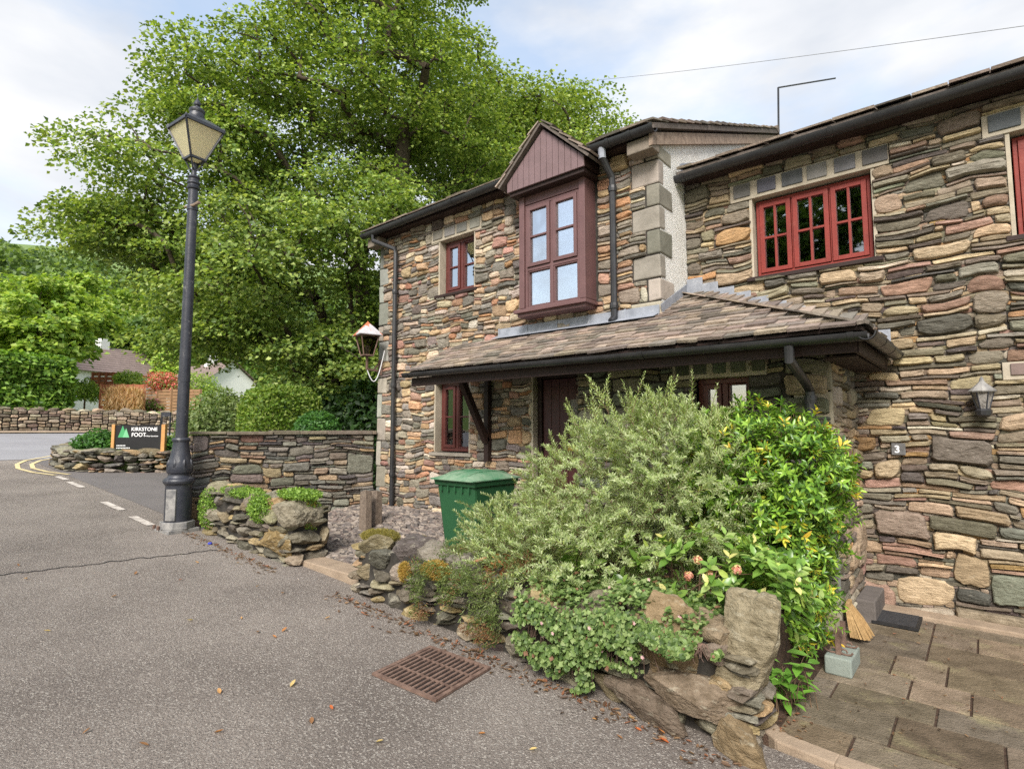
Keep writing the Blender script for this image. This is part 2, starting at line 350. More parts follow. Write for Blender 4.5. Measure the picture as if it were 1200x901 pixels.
def dist_mid(rng, v):
    t = rng.random()
    if t < .54: return rng.uniform(.16, .44), rng.uniform(.026, .05)
    if t < .88: return rng.uniform(.16, .36), rng.uniform(.055, .1)
    if t < .975 or v > 1.4: return rng.uniform(.24, .42), rng.uniform(.11, .17)
    return rng.uniform(.36, .5), rng.uniform(.2, .28)
def dist_base(rng, v):
    if v < .4 and rng.random() < .35: return rng.uniform(.36, .62), rng.uniform(.2, .3)
    return dist_mid(rng, v)
def dist_low(rng, v):
    t = rng.random()
    if t < .62: return rng.uniform(.16, .4), rng.uniform(.035, .07)
    return rng.uniform(.18, .4), rng.uniform(.09, .17)
def dist_far(rng, v): return rng.uniform(.2, .5), rng.uniform(.09, .2)
def stone(mb, rng, rect, O, U, V, N, col, big=False, proud=(.012, .04), gap=.002, wf=None):
    u0, v0, u1, v1 = rect; w = u1 - u0 - gap; h = v1 - v0 - gap
    if w < .015 or h < .012: return
    thin = h < .06
    n = 16 if big else 10; e = rng.uniform(3.5, 7) if thin else rng.uniform(2.6, 5.0); d = rng.uniform(*proud)
    if big: d *= 1.3
    cu, cv = (u0 + u1) / 2, (v0 + v1) / 2; off = rng.uniform(0, 6.28); mn = min(w, h); ring = []
    ph1, ph2 = rng.uniform(0, 6.3), rng.uniform(0, 6.3); sl = rng.uniform(-.16, .16) * (0 if thin else 1) + rng.uniform(-.03, .03)
    angular = rng.random() < (.95 if thin else .86)
    if angular:
        q = min(.14 * h, .06 * w); C4 = [(sx * (w / 2 - rng.uniform(0, q) * (1.6 if rng.random() < .3 else 1)), sy * (h / 2 - rng.uniform(0, .08 * h) * (2.2 if rng.random() < .22 else 1))) for sx, sy in ((-1, -1), (1, -1), (1, 1), (-1, 1))]
        for i in range(4):
            a_, b_ = C4[i], C4[(i + 1) % 4]; ln = max(1e-4, math.hypot(b_[0] - a_[0], b_[1] - a_[1])); c_ = min(.4, rng.uniform(.06, .2 if big else .3) * mn / ln); nm = ((b_[1] - a_[1]) / ln, -(b_[0] - a_[0]) / ln)
            for t_ in ((c_, .5, 1 - c_) if not big else (c_, .38, .66, 1 - c_)):
                o_ = rng.uniform(-.035, .05) * mn if c_ < t_ < 1 - c_ else 0; x = a_[0] + (b_[0] - a_[0]) * t_ + nm[0] * o_; y = a_[1] + (b_[1] - a_[1]) * t_ + nm[1] * o_
                ring.append((max(-w / 2, min(w / 2, x)), max(-h / 2, min(h / 2, y))))
        n = len(ring)
    else:
        for k in range(n):
            a = 2 * pi * (k + rng.uniform(-.25, .25)) / n + .15
            c, s = cos(a), sin(a); q = (abs(c) ** e + abs(s) ** e) ** (-1 / e)
            rr = 1 + .05 * sin(2 * a + ph1) + .04 * sin(3 * a + ph2)
            x = c * q * w / 2 * min(1, rr); y = s * q * h / 2 * min(1.0, rr) + rng.uniform(-.035, .035) * mn
            x += sl * y; ring.append((max(-w / 2, min(w / 2, x)), max(-h / 2 , min(h / 2, y))))
    ins = min(.011, .16 * mn) if angular else min(.02, .2 * mn)
    lv = [(0, -.05), (0, d * .25), (ins * .55, d * .8), (ins * 1.5, d)] if big or not thin else [(0, -.05), (0, d * .5), (ins, d)]
    if big: lv.append((mn * .3, d * 1.06))
    tu, tv = rng.uniform(-.12, .12), rng.uniform(-.18, .06)
    vs = []; m = len(lv)
    for li, (i_, z) in enumerate(lv):
        fu, fv = max(.1, 1 - 2 * i_ / w), max(.1, 1 - 2 * i_ / h)
        for x, y in ring:
            X, Y = x * fu, y * fv; zz = z
            if li: zz += (X / w * tu + Y / h * tv) * d + rng.uniform(-.12, .12) * d
            a_, b_ = wf(cu + X, cv + Y) if wf else (cu + X, cv + Y); vs.append(O + U * a_ + V * b_ + N * zz)
    a_, b_ = wf(cu, cv) if wf else (cu, cv); vs.append(O + U * a_ + V * b_ + N * (d * rng.uniform(.9, 1.1)))
    fs = [(i * n + k, i * n + (k + 1) % n, (i + 1) * n + (k + 1) % n, (i + 1) * n + k) for i in range(m - 1) for k in range(n)]
    fs += [((m - 1) * n + k, (m - 1) * n + (k + 1) % n, len(vs) - 1) for k in range(n)]
    mb.add(vs, fs, col)
def rubble(parent, seed, O, U, V, N, W, H, holes, dist, kind, limit=280, big=.24, proud=(.012, .04), gap=.002, keep=None, mat_=None, name='stone', backing=False):
    rng = random.Random(seed); O, U, V, N = map(Vector, (O, U, V, N)); S = pack(rng, W, H, holes, dist)
    if keep: S = [s for s in S if keep((s[0] + s[2]) / 2, (s[1] + s[3]) / 2)]
    def wf(u, v, sd=seed * 3.7):
        k = min(1., u / .12, (W - u) / .12, v / .1, (H - v) / .1)
        for a, b, c, d in holes:
            du = max(a - u, u - c, 0); dv = max(b - v, v - d, 0); k = min(k, max(du, dv) / .14)
        k = max(0., k)
        n1 = mnoise.noise(Vector((u * 1.3, v * 1.7, sd))); n2 = mnoise.noise(Vector((u * 4.2, v * 6.0, sd + 9))); n3 = mnoise.noise(Vector((u * 3.5, v * 5.0, sd + 21)))
        return u + k * .045 * n3, v + k * (.055 * n1 + .034 * n2)
    S.sort(key=lambda s: -(s[2] - s[0]) * (s[3] - s[1])); rest = MB()
    for i, s in enumerate(S):
        b = i < limit; mb = MB() if b else rest
        stone(mb, rng, s, O, U, V, N, pal(rng, kind), (s[2] - s[0]) > big and (s[3] - s[1]) > .1, proud, gap, wf)
        if b and mb.v:
            o = mb.build(name, mat_ or M_STONE, parent, smooth=True, recalc=False)
    if backing:
        for s in pack(rng, W, H, holes, lambda r_, v: (r_.uniform(.08, .2), r_.uniform(.025, .06))):
            stone(rest, rng, s, O, U, V, N, tuple(c * .85 for c in pal(rng, kind)), False, (.002, .011), .002, wf)  # backing stones toned darker, recess shade put into their colour
    if rest.v: tag(rest.build('small_stones', mat_ or M_STONE, parent, smooth=True, recalc=False), kind='stuff')
    return len(S)
def wall_core(name, parent, O, U, V, N, W, H, holes, mat_=None, t=.32, reveal=None):
    """flat backing with real openings and reveals"""
    O, U, V, N = map(Vector, (O, U, V, N)); us = sorted({0, W, *[h[0] for h in holes], *[h[2] for h in holes]}); vs = sorted({0, H, *[h[1] for h in holes], *[h[3] for h in holes]})
    mb = MB(); P = lambda u, v, n: O + U * u + V * v + N * n
    inh = lambda u, v: any(a < u < c and b < v < d for a, b, c, d in holes)
    for i in range(len(us) - 1):
        for j in range(len(vs) - 1):
            a, c, b, d = us[i], us[i + 1], vs[j], vs[j + 1]
            if inh((a + c) / 2, (b + d) / 2): continue
            mb.add([P(a, b, 0), P(c, b, 0), P(c, d, 0), P(a, d, 0), P(a, b, -t), P(c, b, -t), P(c, d, -t), P(a, d, -t)], [(0, 1, 2, 3), (7, 6, 5, 4)])
    for (p, q, n_) in (((0, 0), (W, 0), 0), ((W, 0), (W, H), 0), ((W, H), (0, H), 0), ((0, H), (0, 0), 0)):
        mb.add([P(*p, 0), P(*q, 0), P(*q, -t), P(*p, -t)], [(0, 1, 2, 3)])
    o = mb.build(name, mat_ or M_CORE, parent, recalc=False)
    return o
_ico = {}
def ico(sub):
    if sub not in _ico:
        bm = bmesh.new(); bmesh.ops.create_icosphere(bm, subdivisions=sub, radius=1)
        _ico[sub] = (np.array([v.co[:] for v in bm.verts]), np.array([[v.index for v in f.verts] for f in bm.faces])); bm.free()
    return _ico[sub]
def boulder(rng, c, size, rot=(0, 0, 0), sub=3, rough=.06, e=3.0, cuts=13):
    V, F = ico(sub); V = V.copy(); q = (np.abs(V) ** e).sum(1) ** (-1 / e); V *= q[:, None]
    for _ in range(cuts):
        n = np.array([rng.gauss(0, 1) for _ in range(3)]); n /= np.linalg.norm(n); t = rng.uniform(.62, .98)
        k = V @ n; m = k > t; V[m] -= ((k[m] - t) * 1.0)[:, None] * n
    sx = np.array(size) / 2; off = Vector((rng.uniform(0, 99), rng.uniform(0, 99), rng.uniform(0, 99)))
    mn = min(size)
    D = np.array([mnoise.fractal(Vector(v) * 1.6 + off, .8, 2.2, 4) for v in V * sx / mn * 1.2])
    if sub > 3: D += .35 * np.array([abs(mnoise.noise(Vector((v[0] * 5, v[1] * 5, v[2] * 9)) + off)) for v in V * sx / mn * 1.2])
    V = V * (1 + rough * 2 * D[:, None]) * sx
    R = np.array(Matrix.Rotation(rot[2], 3, 'Z') @ Matrix.Rotation(rot[1], 3, 'Y') @ Matrix.Rotation(rot[0], 3, 'X'))
    return V @ R.T + np.array(c), F
def put_boulder(name, parent, rng, c, size, col, rot=(0, 0, 0), sub=3, rough=.06, e=3.0, m=None):
    V, F = boulder(rng, c, size, rot, sub, rough, e + 2); me = np_mesh(name, V, F, np.tile(col, (len(V), 1)), smooth=True); me.set_sharp_from_angle(angle=radians(24 if sub < 5 else 17))
    return put(me, name, m or M_STONEBIG, parent)
X_, Y_, Z_ = Vector((1, 0, 0)), Vector((0, 1, 0)), Vector((0, 0, 1))

# ------------------------------------------------------------------ setting: ground, roads
def sheet(name, m, x0, x1, y0, y1, k, nx=40, ny=8, kind='structure', parent=None, zf=None):
    xs = np.linspace(x0, x1, nx + 1); ys = np.linspace(y0, y1, ny + 1); f = zf or (lambda x, y: g(x))
    V = [(x, y, f(x, y) + k) for x in xs for y in ys]; F = [(i * (ny + 1) + j, (i + 1) * (ny + 1) + j, (i + 1) * (ny + 1) + j + 1, i * (ny + 1) + j + 1) for i in range(nx) for j in range(ny)]
    me = np_mesh(name, V, F); me.materials.append(m); o = link(bpy.data.objects.new(name, me), parent)
    if kind: tag(o, kind=kind)
    return o
def terrain(x, y):
    z = g(x) - .06
    if x < -34.5: z += min(1.15, (-34.5 - x) * 2)
    d = -x - 60 + .15 * y
    if d > 0: z += d * .26
    if y > 30: z += (y - 30) * .12
    return z
xs = sorted(set([-700, -500, -350, -250, -180, -130, -100, -80, -70, -60, -50, -42, -36, -35.1, -34.5, -33.5] + list(np.linspace(-33, 0, 34)) + [5, 15, 40, 100, 300, 700])); ys = [-700, -300, -100, -40, -20, -10, -5, 0, 5, 10, 20, 30, 40, 60, 100, 200, 400, 700]
V = [(x, y, terrain(x, y)) for x in xs for y in ys]; ny = len(ys)
F = [(i * ny + j, (i + 1) * ny + j, (i + 1) * ny + j + 1, i * ny + j + 1) for i in range(len(xs) - 1) for j in range(ny - 1)]
me = np_mesh('ground', V, F); me.materials.append(M_GRASS); tag(link(bpy.data.objects.new('ground', me)), kind='structure')
sheet('road', M_ASPH, -19.5, 16, -16, 3.0, .0, 72, 6)
sheet('driveway', M_ASPHDK, -18.8, -7.9, 2.9, 16, .004, 26, 4)
sheet('main_road', M_ASPHLT, -31.6, -18.6, -60, 45, .006, 26, 8)
sheet('pavement_strip', M_KERB, -33.4, -31.6, -60, 45, .05, 4, 8)
mb = MB()      # tar seam across the road
def ribbon(mb, pts, w, k, jit=0, rng=None):
    for i in range(len(pts) - 1):
        a, b = Vector(pts[i]), Vector(pts[i + 1]); d = (b - a).to_2d(); n = Vector((-d.y, d.x)).normalized() * w / 2
        mb.add([(a.x + n.x, a.y + n.y, g(a.x) + k), (a.x - n.x, a.y - n.y, g(a.x) + k), (b.x - n.x, b.y - n.y, g(b.x) + k), (b.x + n.x, b.y + n.y, g(b.x) + k)], [(0, 1, 2, 3)])
rs = random.Random(3)
pts = [ong(x, 674 - x * .118 + rs.uniform(-1.2, 1.2)) for x in range(-60, 262, 9)]
ribbon(mb, pts, .022, .005); tag(mb.build('road_seam', M_TAR), 'thin dark seam line crossing the grey asphalt by the lamp post', 'road seam', kind='structure')
def marking(name, m, pts, w, k, label, group=None):
    mb = MB(); ribbon(mb, pts, w, k); return tag(mb.build(name, m), label, 'road marking', group, kind='structure')
for a, b in (((67, 558.5), (78, 562.5)), ((81, 565), (97, 571.5)), ((121, 588.5), (143, 598)), ((155, 605.5), (177, 616))):
    A, B_ = ong(*a), ong(*b); marking('dash_marking', M_WHITE, [A.lerp(B_, t / 4) for t in range(5)], .1, .009, 'short worn white dash painted across the driveway mouth', 'white dashes across the driveway mouth')
mb = MB()
for k in range(2):
    P = [Vector((x, y, 0)) for x, y in ((-14.6 , 2.95 - k * .0), (-15.3, 2.72), (-16.2, 2.62), (-17.2, 2.75), (-18.1, 3.05), (-18.9, 3.6), (-19.5, 4.3), (-19.9, 5.2), (-20.1, 7), (-20.2, 9))]
    P = [p + Vector((-.05 * k * min(6, i), -.24 * k * (1 if i < 5 else .5 if i < 7 else 0), 0)) - Vector((.24 * k if i >= 5 else 0, 0, 0)) for i, p in enumerate(P)]
    Q = []
    for i in range(len(P) - 1):
        for t in range(4): Q.append(P[i].lerp(P[i + 1], t / 4))
    ribbon(mb, Q, .085, .011)
tag(mb.build('double_yellow_line', M_YELLOW), 'worn double yellow line curving round the sign planter corner', 'road marking', kind='structure')

# slab paving in front of the right-hand cottage
PZ = .03
pav = B1('pavement', M_SOIL, None, -1.04, 3.2, 3.06, 5.84, -.15, PZ - .011); tag(pav, kind='structure')
rs = random.Random(11)
rows = [(3.07, 3.32, (-.57, .12, .7)), (3.32, 3.69, (-.43, .0, .5)), (3.69, 3.95, (-.75, -.27, .32)), (3.95, 4.28, (-.41, -.13, .4)), (4.28, 4.66, (-.53, -.25, .35)), (4.66, 5.05, (-.37, .18)), (5.05, 5.42, (-.37, -.11, .5)), (5.42, 5.62, (-.37, .3))]
for y0, y1, js in rows:
    e = [-.88, *js, *[js[-1] + .55 * k for k in range(1, 5)]]
    for a, b in zip(e, e[1:]):
        if b > 3.1: continue
        c = shade(rs, rs.choice([(132, 118, 99), (138, 124, 104), (126, 114, 97), (120, 105, 86)]), .88, 1.06)
        q = .006; dz = rs.uniform(-.003, .003)
        mb = MB().box(a + q, b - q, y0 + q * .7, y1 - q * .7, PZ - .04, PZ + dz, col=c); mb.build('slab', M_SLAB, pav, bevel=.004)
B1('concrete_fillet', M_KERB, pav, -.86, 3.2, 5.625, 5.84, PZ - .05, PZ + .03, bevel=.01)
kb = MB(); P = [(-1.02, 3.22), (-.97, 3.12), (-.86, 3.02), (-.6, 2.99), (0, 2.97), (1, 2.96), (3.2, 2.95)]
for i in range(len(P) - 1):
    a, b = P[i], P[i + 1]; mid = .0
    n = Vector((-(b[1] - a[1]), b[0] - a[0])).normalized() * .09
    kb.add([(a[0], a[1], -.06), (b[0], b[1], -.06), (b[0] + n.x, b[1] + n.y, -.06), (a[0] + n.x, a[1] + n.y, -.06), (a[0], a[1], PZ), (b[0], b[1], PZ), (b[0] + n.x, b[1] + n.y, PZ + .008), (a[0] + n.x, a[1] + n.y, PZ + .008)], [(0, 1, 5, 4), (4, 5, 6, 7), (2, 3, 7, 6), (1, 2, 6, 5), (0, 4, 7, 3)])
tag(kb.build('kerb', M_KERB, bevel=.008), 'low curved concrete kerb edging the slab paving', kind='structure')


# ------------------------------------------------------------------ cottages
def ring(mb, x0, x1, z0, z1, w, y0, y1, wb=None):
    wb = wb or w
    mb.box(x0, x0 + w, y0, y1, z0, z1); mb.box(x1 - w, x1, y0, y1, z0, z1); mb.box(x0 + w, x1 - w, y0, y1, z0, z0 + wb); mb.box(x0 + w, x1 - w, y0, y1, z1 - w, z1)
def window(parent, x0, x1, z0, z1, Y, m, cas, glass, fw=.045, room=True, curtain=False, mull=.05, depth=1.5, roomm=None, roff=.12):
    """cas: list of (x0,x1,z0,z1,cols,rows,opening) casements inside the frame"""
    mb = MB(); ring(mb, x0, x1, z0, z1, fw, Y, Y + .07)
    xs = sorted({c[1] for c in cas}); 
    for c in xs[:-1]: mb.box(c - mull / 2, c + mull / 2, Y + .004, Y + .066, z0 + fw, z1 - fw)
    zs = sorted({c[2] for c in cas})
    for c in zs[1:]: mb.box(x0 + fw, x1 - fw, Y + .006, Y + .064, c - mull / 2, c + mull / 2)
    w = mb.build('window', m, parent, bevel=.004)
    for a, b, c, d, nc, nr, op in cas:
        a0 = a + (fw if a <= x0 + .001 else mull / 2); b0 = b - (fw if b >= x1 - .001 else mull / 2); c0 = c + (fw if c <= z0 + .001 else mull / 2); d0 = d - (fw if d >= z1 - .001 else mull / 2)
        cm = MB(); cw = .042 if op else .012; yo = Y - .012 if op else Y + .012; ring(cm, a0 + .003, b0 - .003, c0 + .003, d0 - .003, cw, yo, yo + .055)
        ia, ib, ic, idd = a0 + cw, b0 - cw, c0 + cw, d0 - cw; gb = .022
        for k in range(1, nc): x = ia + (ib - ia) * k / nc; cm.box(x - gb / 2, x + gb / 2, yo + .004, yo + .05, ic, idd)
        for k in range(1, nr):
            z = ic + (idd - ic) * k / nr
            for q in range(nc): cm.box(ia + (ib - ia) * q / nc + (gb / 2 if q else 0), ia + (ib - ia) * (q + 1) / nc - (gb / 2 if q < nc - 1 else 0), yo + .006, yo + .048, z - gb / 2, z + gb / 2)
        cm.build('casement', m, w, bevel=.003)
        for k in range(nc):
            for q in range(nr):
                p0, p1 = ia + (ib - ia) * k / nc, ia + (ib - ia) * (k + 1) / nc; q0, q1 = ic + (idd - ic) * q / nr, ic + (idd - ic) * (q + 1) / nr
                B1('pane', glass, w, p0 + .002, p1 - .002, yo + .03, yo + .034, q0 + .002, q1 - .002)
    if room:
        y0, y1 = Y + roff, Y + depth; r = MB(); e = .5
        r.add([(x0 - e, y0, z0 - .3), (x1 + e, y0, z0 - .3), (x1 + e, y0, z1 + .2), (x0 - e, y0, z1 + .2), (x0 - e, y1, z0 - .3), (x1 + e, y1, z0 - .3), (x1 + e, y1, z1 + .2), (x0 - e, y1, z1 + .2)], [(4, 5, 6, 7), (0, 4, 7, 3), (1, 2, 6, 5), (0, 1, 5, 4), (3, 7, 6, 2)])
        r.build('room_lining', roomm or M_ROOM, w, recalc=False)
    if curtain:
        for s_, (ca, cb) in enumerate(curtain):
            cmb = MB(); n = 16; Pc = [(ca + (cb - ca) * i / n, Y + .1 + .018 * sin(i * 1.9)) for i in range(n + 1)]
            for i in range(n): cmb.add([(*Pc[i], z0), (*Pc[i + 1], z0), (*Pc[i + 1], z1), (*Pc[i], z1)], [(0, 1, 2, 3)])
            cmb.build('curtain', M_CURTAIN, w)
    return w
def lintel(parent, x0, x1, z0, z1, Y, n, rng, kinds=((96, 96, 96), (84, 86, 90), (104, 102, 98))):
    l = B1('lintel', M_CONC, parent, x0, x1, Y, Y + .2, z0, z1, bevel=.004); e = (x1 - x0) / n
    for k in range(n):
        a = x0 + e * k + rng.uniform(.03, .05); b = x0 + e * (k + 1) - rng.uniform(.0, .03); c = shade(rng, rng.choice(kinds), .9, 1.25)
        B1('lintel_stone', M_DRESS, l, a, b, Y - .012, Y + .05, z0 + .035, z1 - .012, bevel=.006, col=c)
def quoins(parent, rng, x, sx, Y, z0, z1, fw, sw, hh=(.2, .3), side=True, cols=((148, 142, 130), (134, 128, 117), (158, 150, 137))):
    """corner blocks; sx = -1: wall lies to the left of x (right-hand corner)"""
    z = z0; k = 0; rects = []
    while z < z1 - .08:
        h = min(rng.uniform(*hh), z1 - z); long_f = k % 2 == 0
        w = fw * rng.uniform(.85, 1.1) if long_f else fw * .42; d = sw * .4 if long_f else sw * rng.uniform(.85, 1.1); c = shade(rng, rng.choice(cols), .85, 1.08)
        a, b = (x, x + w) if sx > 0 else (x - w, x); e = .012
        if sx > 0: a -= e
        else: b += e
        qb = MB().box(a, b, Y - rng.uniform(.012, .02), Y + d, z + .004, z + h - .006, col=c); qb.v = [tuple(p + rng.uniform(-.007, .007) for p in v_) for v_ in qb.v]; qb.build('quoin', M_DRESS, parent, bevel=.014)
        rects.append((a, b, z, z + h)); z += h; k += 1
    return rects
def gutter(mb, p0, p1, r):
    p0, p1 = Vector(p0), Vector(p1); d = (p1 - p0).normalized(); s = d.cross(Z_).normalized(); n = 10
    prof = [(-cos(pi * k / n) * r, -sin(pi * k / n) * r) for k in range(n + 1)]; prof += [(-cos(pi * k / n) * (r - .008), -sin(pi * k / n) * (r - .008)) for k in range(n, -1, -1)]
    m = len(prof); vs = [p + s * a + Z_ * b for p in (p0, p1) for a, b in prof]
    mb.add(vs, [tuple(range(m))[::-1], tuple(range(m, 2 * m))] + [(k, (k + 1) % m, m + (k + 1) % m, m + k) for k in range(m)])
    for t in (0.02, .33, .66, .98):
        c = p0.lerp(p1, t); R2 = r + .006; vs = []
        for q in (-.02, .02): vs += [c + d * q + s * (-cos(pi * k / n) * R2) + Z_ * (-sin(pi * k / n) * R2 + .003) for k in range(n + 1)]
        mb.add(vs, [(k, k + 1, n + 2 + k, n + 1 + k) for k in range(n)])
def slate_row(parent, rng, P, S, Nn, a0, a1, along, length, w=(.18, .32), th=.017, lim=None, basecol=((146, 132, 120), (132, 122, 112), (156, 142, 126), (120, 112, 104), (150, 136, 124))):
    """row of slates: lower edge runs from P + along*a0 to P + along*a1, S = up the slope, Nn = roof normal"""
    a = a0 - rng.uniform(0, .15)
    while a < a1 - .03:
        b = min(a + rng.uniform(*w), a1); aa = max(a, a0)
        if b - aa > .03:
            j0, j1 = rng.uniform(-.022, .022), rng.uniform(-.022, .022); t = th * rng.uniform(.8, 1.5); c = shade(rng, rng.choice(basecol), .84, 1.14)
            q = .004; lo0, lo1 = P + along * (aa + q) + S * j0, P + along * (b - q) + S * j1; up0, up1 = P + along * (aa + q) + S * length, P + along * (b - q) + S * length
            lf = th * 1.15 + rng.uniform(0, .006)
            vs = [lo0 + Nn * lf, lo1 + Nn * lf, up1, up0, lo0 + Nn * (lf + t), lo1 + Nn * (lf + t), up1 + Nn * t * .6, up0 + Nn * t * .6]
            MB().add(vs, [(3, 2, 1, 0), (4, 5, 6, 7), (0, 1, 5, 4), (1, 2, 6, 5), (2, 3, 7, 6), (3, 0, 4, 7)], c).build('slate', M_SLATE, parent)
        a = b
rng = random.Random(5)
# --- left cottage
A = thing('stone_cottage', 'rubble stone cottage with mauve gabled bay window and slate porch beside the green bin', 'cottage', (-4.75, 5.18, .2))
AX0, AX1, AY = -7.08, -2.42, 5.18
zb = .1
def hu(x0, x1, z0, z1, X0=AX0, zb=zb): return (round(x0 - X0, 3), round(z0 - zb, 3), round(x1 - X0, 3), round(z1 - zb, 3))
wu = (-5.72, -5.02, 3.42, 4.19); wl = (-5.78, -5.10, 1.25, 2.2); dr = (-4.06, -3.2, .25, 2.22); dm = (-4.06, -3.2, 2.98, 4.5)
core = wall_core('front_wall', A, (AX0, AY, zb), X_, Z_, -Y_, AX1 - AX0, 4.5, [hu(*wu), hu(*wl), hu(*dr), hu(*dm)])
H = [hu(*wu), hu(*wl), hu(*dr), hu(-4.12, -3.14, 2.9, 4.6), hu(-5.88, -4.9, 4.19, 4.36), hu(-3.2, -2.42, .1, 2.6), hu(-5.84, -5.04, 1.2, 1.25)]
q1 = quoins(core, rng, AX1, -1, AY, 2.6, 4.5, .31, .3, (.22, .28)); q2 = quoins(core, rng, AX0, 1, AY, .1, 4.6, .22, .3, (.24, .4), cols=((150, 150, 142), (138, 139, 131), (158, 150, 138)))
H += [hu(a, AX1, c, d) for a, b, c, d in q1] + [hu(AX0, b, c, d) for a, b, c, d in q2]
rubble(core, 21, (AX0, AY, zb), X_, Z_, -Y_, AX1 - AX0, 4.5, H, dist_small, 'A', 295, proud=(.014, .045), backing=True)
# side walls and gables
MB().prism([(5.26, .1), (9.6, .1), (14.0, .1), (14.0, 4.5), (9.56, 6.36), (5.26, 4.6)], 'x', AX0 + .01, AX0 + .3).build('side_wall', M_CORE, A)
gw = MB().prism([(5.20, 2.5), (9.5, 2.5), (9.5, 6.34), (5.20, 4.62)], 'x', -2.72, AX1 + .004).build('gable_wall', M_ROUGHCAST, A)
MB().box(-7.0, -2.5, 13.7, 14, .1, 4.5).build('rear_wall', M_ROUGHCAST, A)
# roof
rf = MB().prism([(4.93, 4.585), (9.56, 6.50), (14.2, 4.58), (14.2, 4.53), (9.56, 6.43), (4.93, 4.53)], 'x', -7.22, -2.33, lin((100, 92, 86))).build('roof', M_SLATE, A)
ang = atan(1.915 / 4.63); S_ = Vector((0, cos(ang), sin(ang))); N_ = Vector((0, -sin(ang), cos(ang)))
for k in range(3):
    slate_row(rf, rng, Vector((-7.24, 4.9, 4.578)) + S_ * (.24 * k) + N_ * .002, S_, N_, 0, 3.06, X_, .4, (.22, .36)); slate_row(rf, rng, Vector((-3.1, 4.9, 4.578)) + S_ * (.24 * k) + N_ * .002, S_, N_, 0, .78, X_, .4, (.22, .36))
for k in range(1, 20):
    slate_row(rf, rng, Vector((-2.62, 4.9, 4.578)) + S_ * (.24 * k) + N_ * .002, S_, N_, 0, .31, X_, .4, (.3, .34))
MB().tube([(-7.22, 9.56, 6.5), (-2.32, 9.56, 6.5)], .07, 8, col=lin((110, 100, 92))).build('ridge', M_SLATE, rf)
MB().prism([(4.96, 4.38), (9.56, 6.27), (9.56, 6.41), (4.96, 4.51)], 'x', -2.405, -2.365).build('bargeboard', M_GREYWOOD, A)
MB().box(-2.66, -2.375, 4.97, 5.14, 4.36, 4.5, col=lin((128, 118, 106))).build('eave_corbel', M_DRESS, A, bevel=.01)
MB().box(-7.16, -6.9, 4.98, 5.14, 4.36, 4.5, col=lin((128, 118, 106))).build('eave_corbel', M_DRESS, A, bevel=.01)
MB().box(-7.1, -4.14, 5.0, 5.16, 4.50, 4.53).box(-3.12, -2.67, 5.0, 5.16, 4.50, 4.53).build('soffit', M_DARKWOOD, A)
gt = MB(); gutter(gt, (-7.22, 4.93, 4.56), (-4.16, 4.93, 4.575), .062); gt.build('gutter', M_GUT, A, smooth=True)
gt = MB(); gutter(gt, (-3.09, 4.93, 4.57), (-2.33, 4.93, 4.555), .062); gt.build('gutter', M_GUT, A, smooth=True)
def downpipe(parent, pts, r=.034, clips=()):
    d = MB().tube(pts, r, 10).build('downpipe', M_GUT, parent, smooth=True)
    for c in clips: MB().lathe(c, [(r + .01, -.03), (r + .012, 0), (r + .01, .03)], 10).build('pipe_collar', M_GUT, d)
    return d
downpipe(A, [(-6.95, 4.93, 4.52), (-6.95, 4.93, 4.42), (-6.62, 5.09, 4.26), (-6.6, 5.09, 4.18), (-6.6, 5.09, .36)], clips=[(-6.6, 5.09, 3.6), (-6.6, 5.09, 2.2), (-6.6, 5.09, .9)])
MB().tube([(-2.93, 4.93, 4.52), (-2.93, 4.94, 4.41)], .04, 10).build('pipe_outlet', M_LEAD, A, smooth=True)
downpipe(A, [(-2.93, 4.94, 4.42), (-2.9, 5.08, 4.25), (-2.9, 5.09, 4.18), (-2.9, 5.09, 2.74), (-2.91, 5.04, 2.68)], .036, clips=[(-2.9, 5.09, 4.12), (-2.9, 5.09, 2.85)])
# windows of the left cottage
xm = (wu[0] + wu[1]) / 2
w_ = window(A, wu[0] + .03, wu[1] - .03, wu[2] + .02, wu[3] - .01, AY + .09, M_MAROON, [(wu[0] + .03, xm, wu[2] + .02, wu[3] - .01, 1, 2, True), (xm, wu[1] - .03, wu[2] + .02, wu[3] - .01, 1, 2, False)], M_GLASSD, curtain=[(wu[0], wu[0] + .16)])
for (a, b, c, d) in ((wu), (wl)):
    for x in (a, b): B1('reveal', M_CONC, A, x - .014 if x == a else x - .016, x + .016 if x == a else x + .014, AY - .012, AY + .2, c, d)
MB().box(wu[0] - .06, wu[1] + .06, AY - .05, AY + .12, 3.375, 3.415).build('sill', M_DARKWOOD, w_, bevel=.005)
lintel(A, -5.88, -4.9, 4.19, 4.36, AY - .02, 4, rng, ((132, 130, 124), (120, 120, 116), (140, 136, 126)))
xm = (wl[0] + wl[1]) / 2
w_ = window(A, wl[0] + .03, wl[1] - .02, wl[2] + .01, wl[3] - .01, AY + .09, M_MAROON, [(wl[0] + .03, xm, wl[2] + .01, wl[3] - .01, 1, 2, True), (xm, wl[1] - .02, wl[2] + .01, wl[3] - .01, 1, 2, False)], M_GLASS, curtain=[(wl[0] + .04, wl[0] + .31), (wl[1] - .12, wl[1] - .03)], roomm=M_DARKROOM)
MB().box(-5.84, -5.04, AY - .06, AY + .12, 1.2, 1.245, col=lin((150, 142, 130))).build('sill', M_DRESS, w_, bevel=.006)
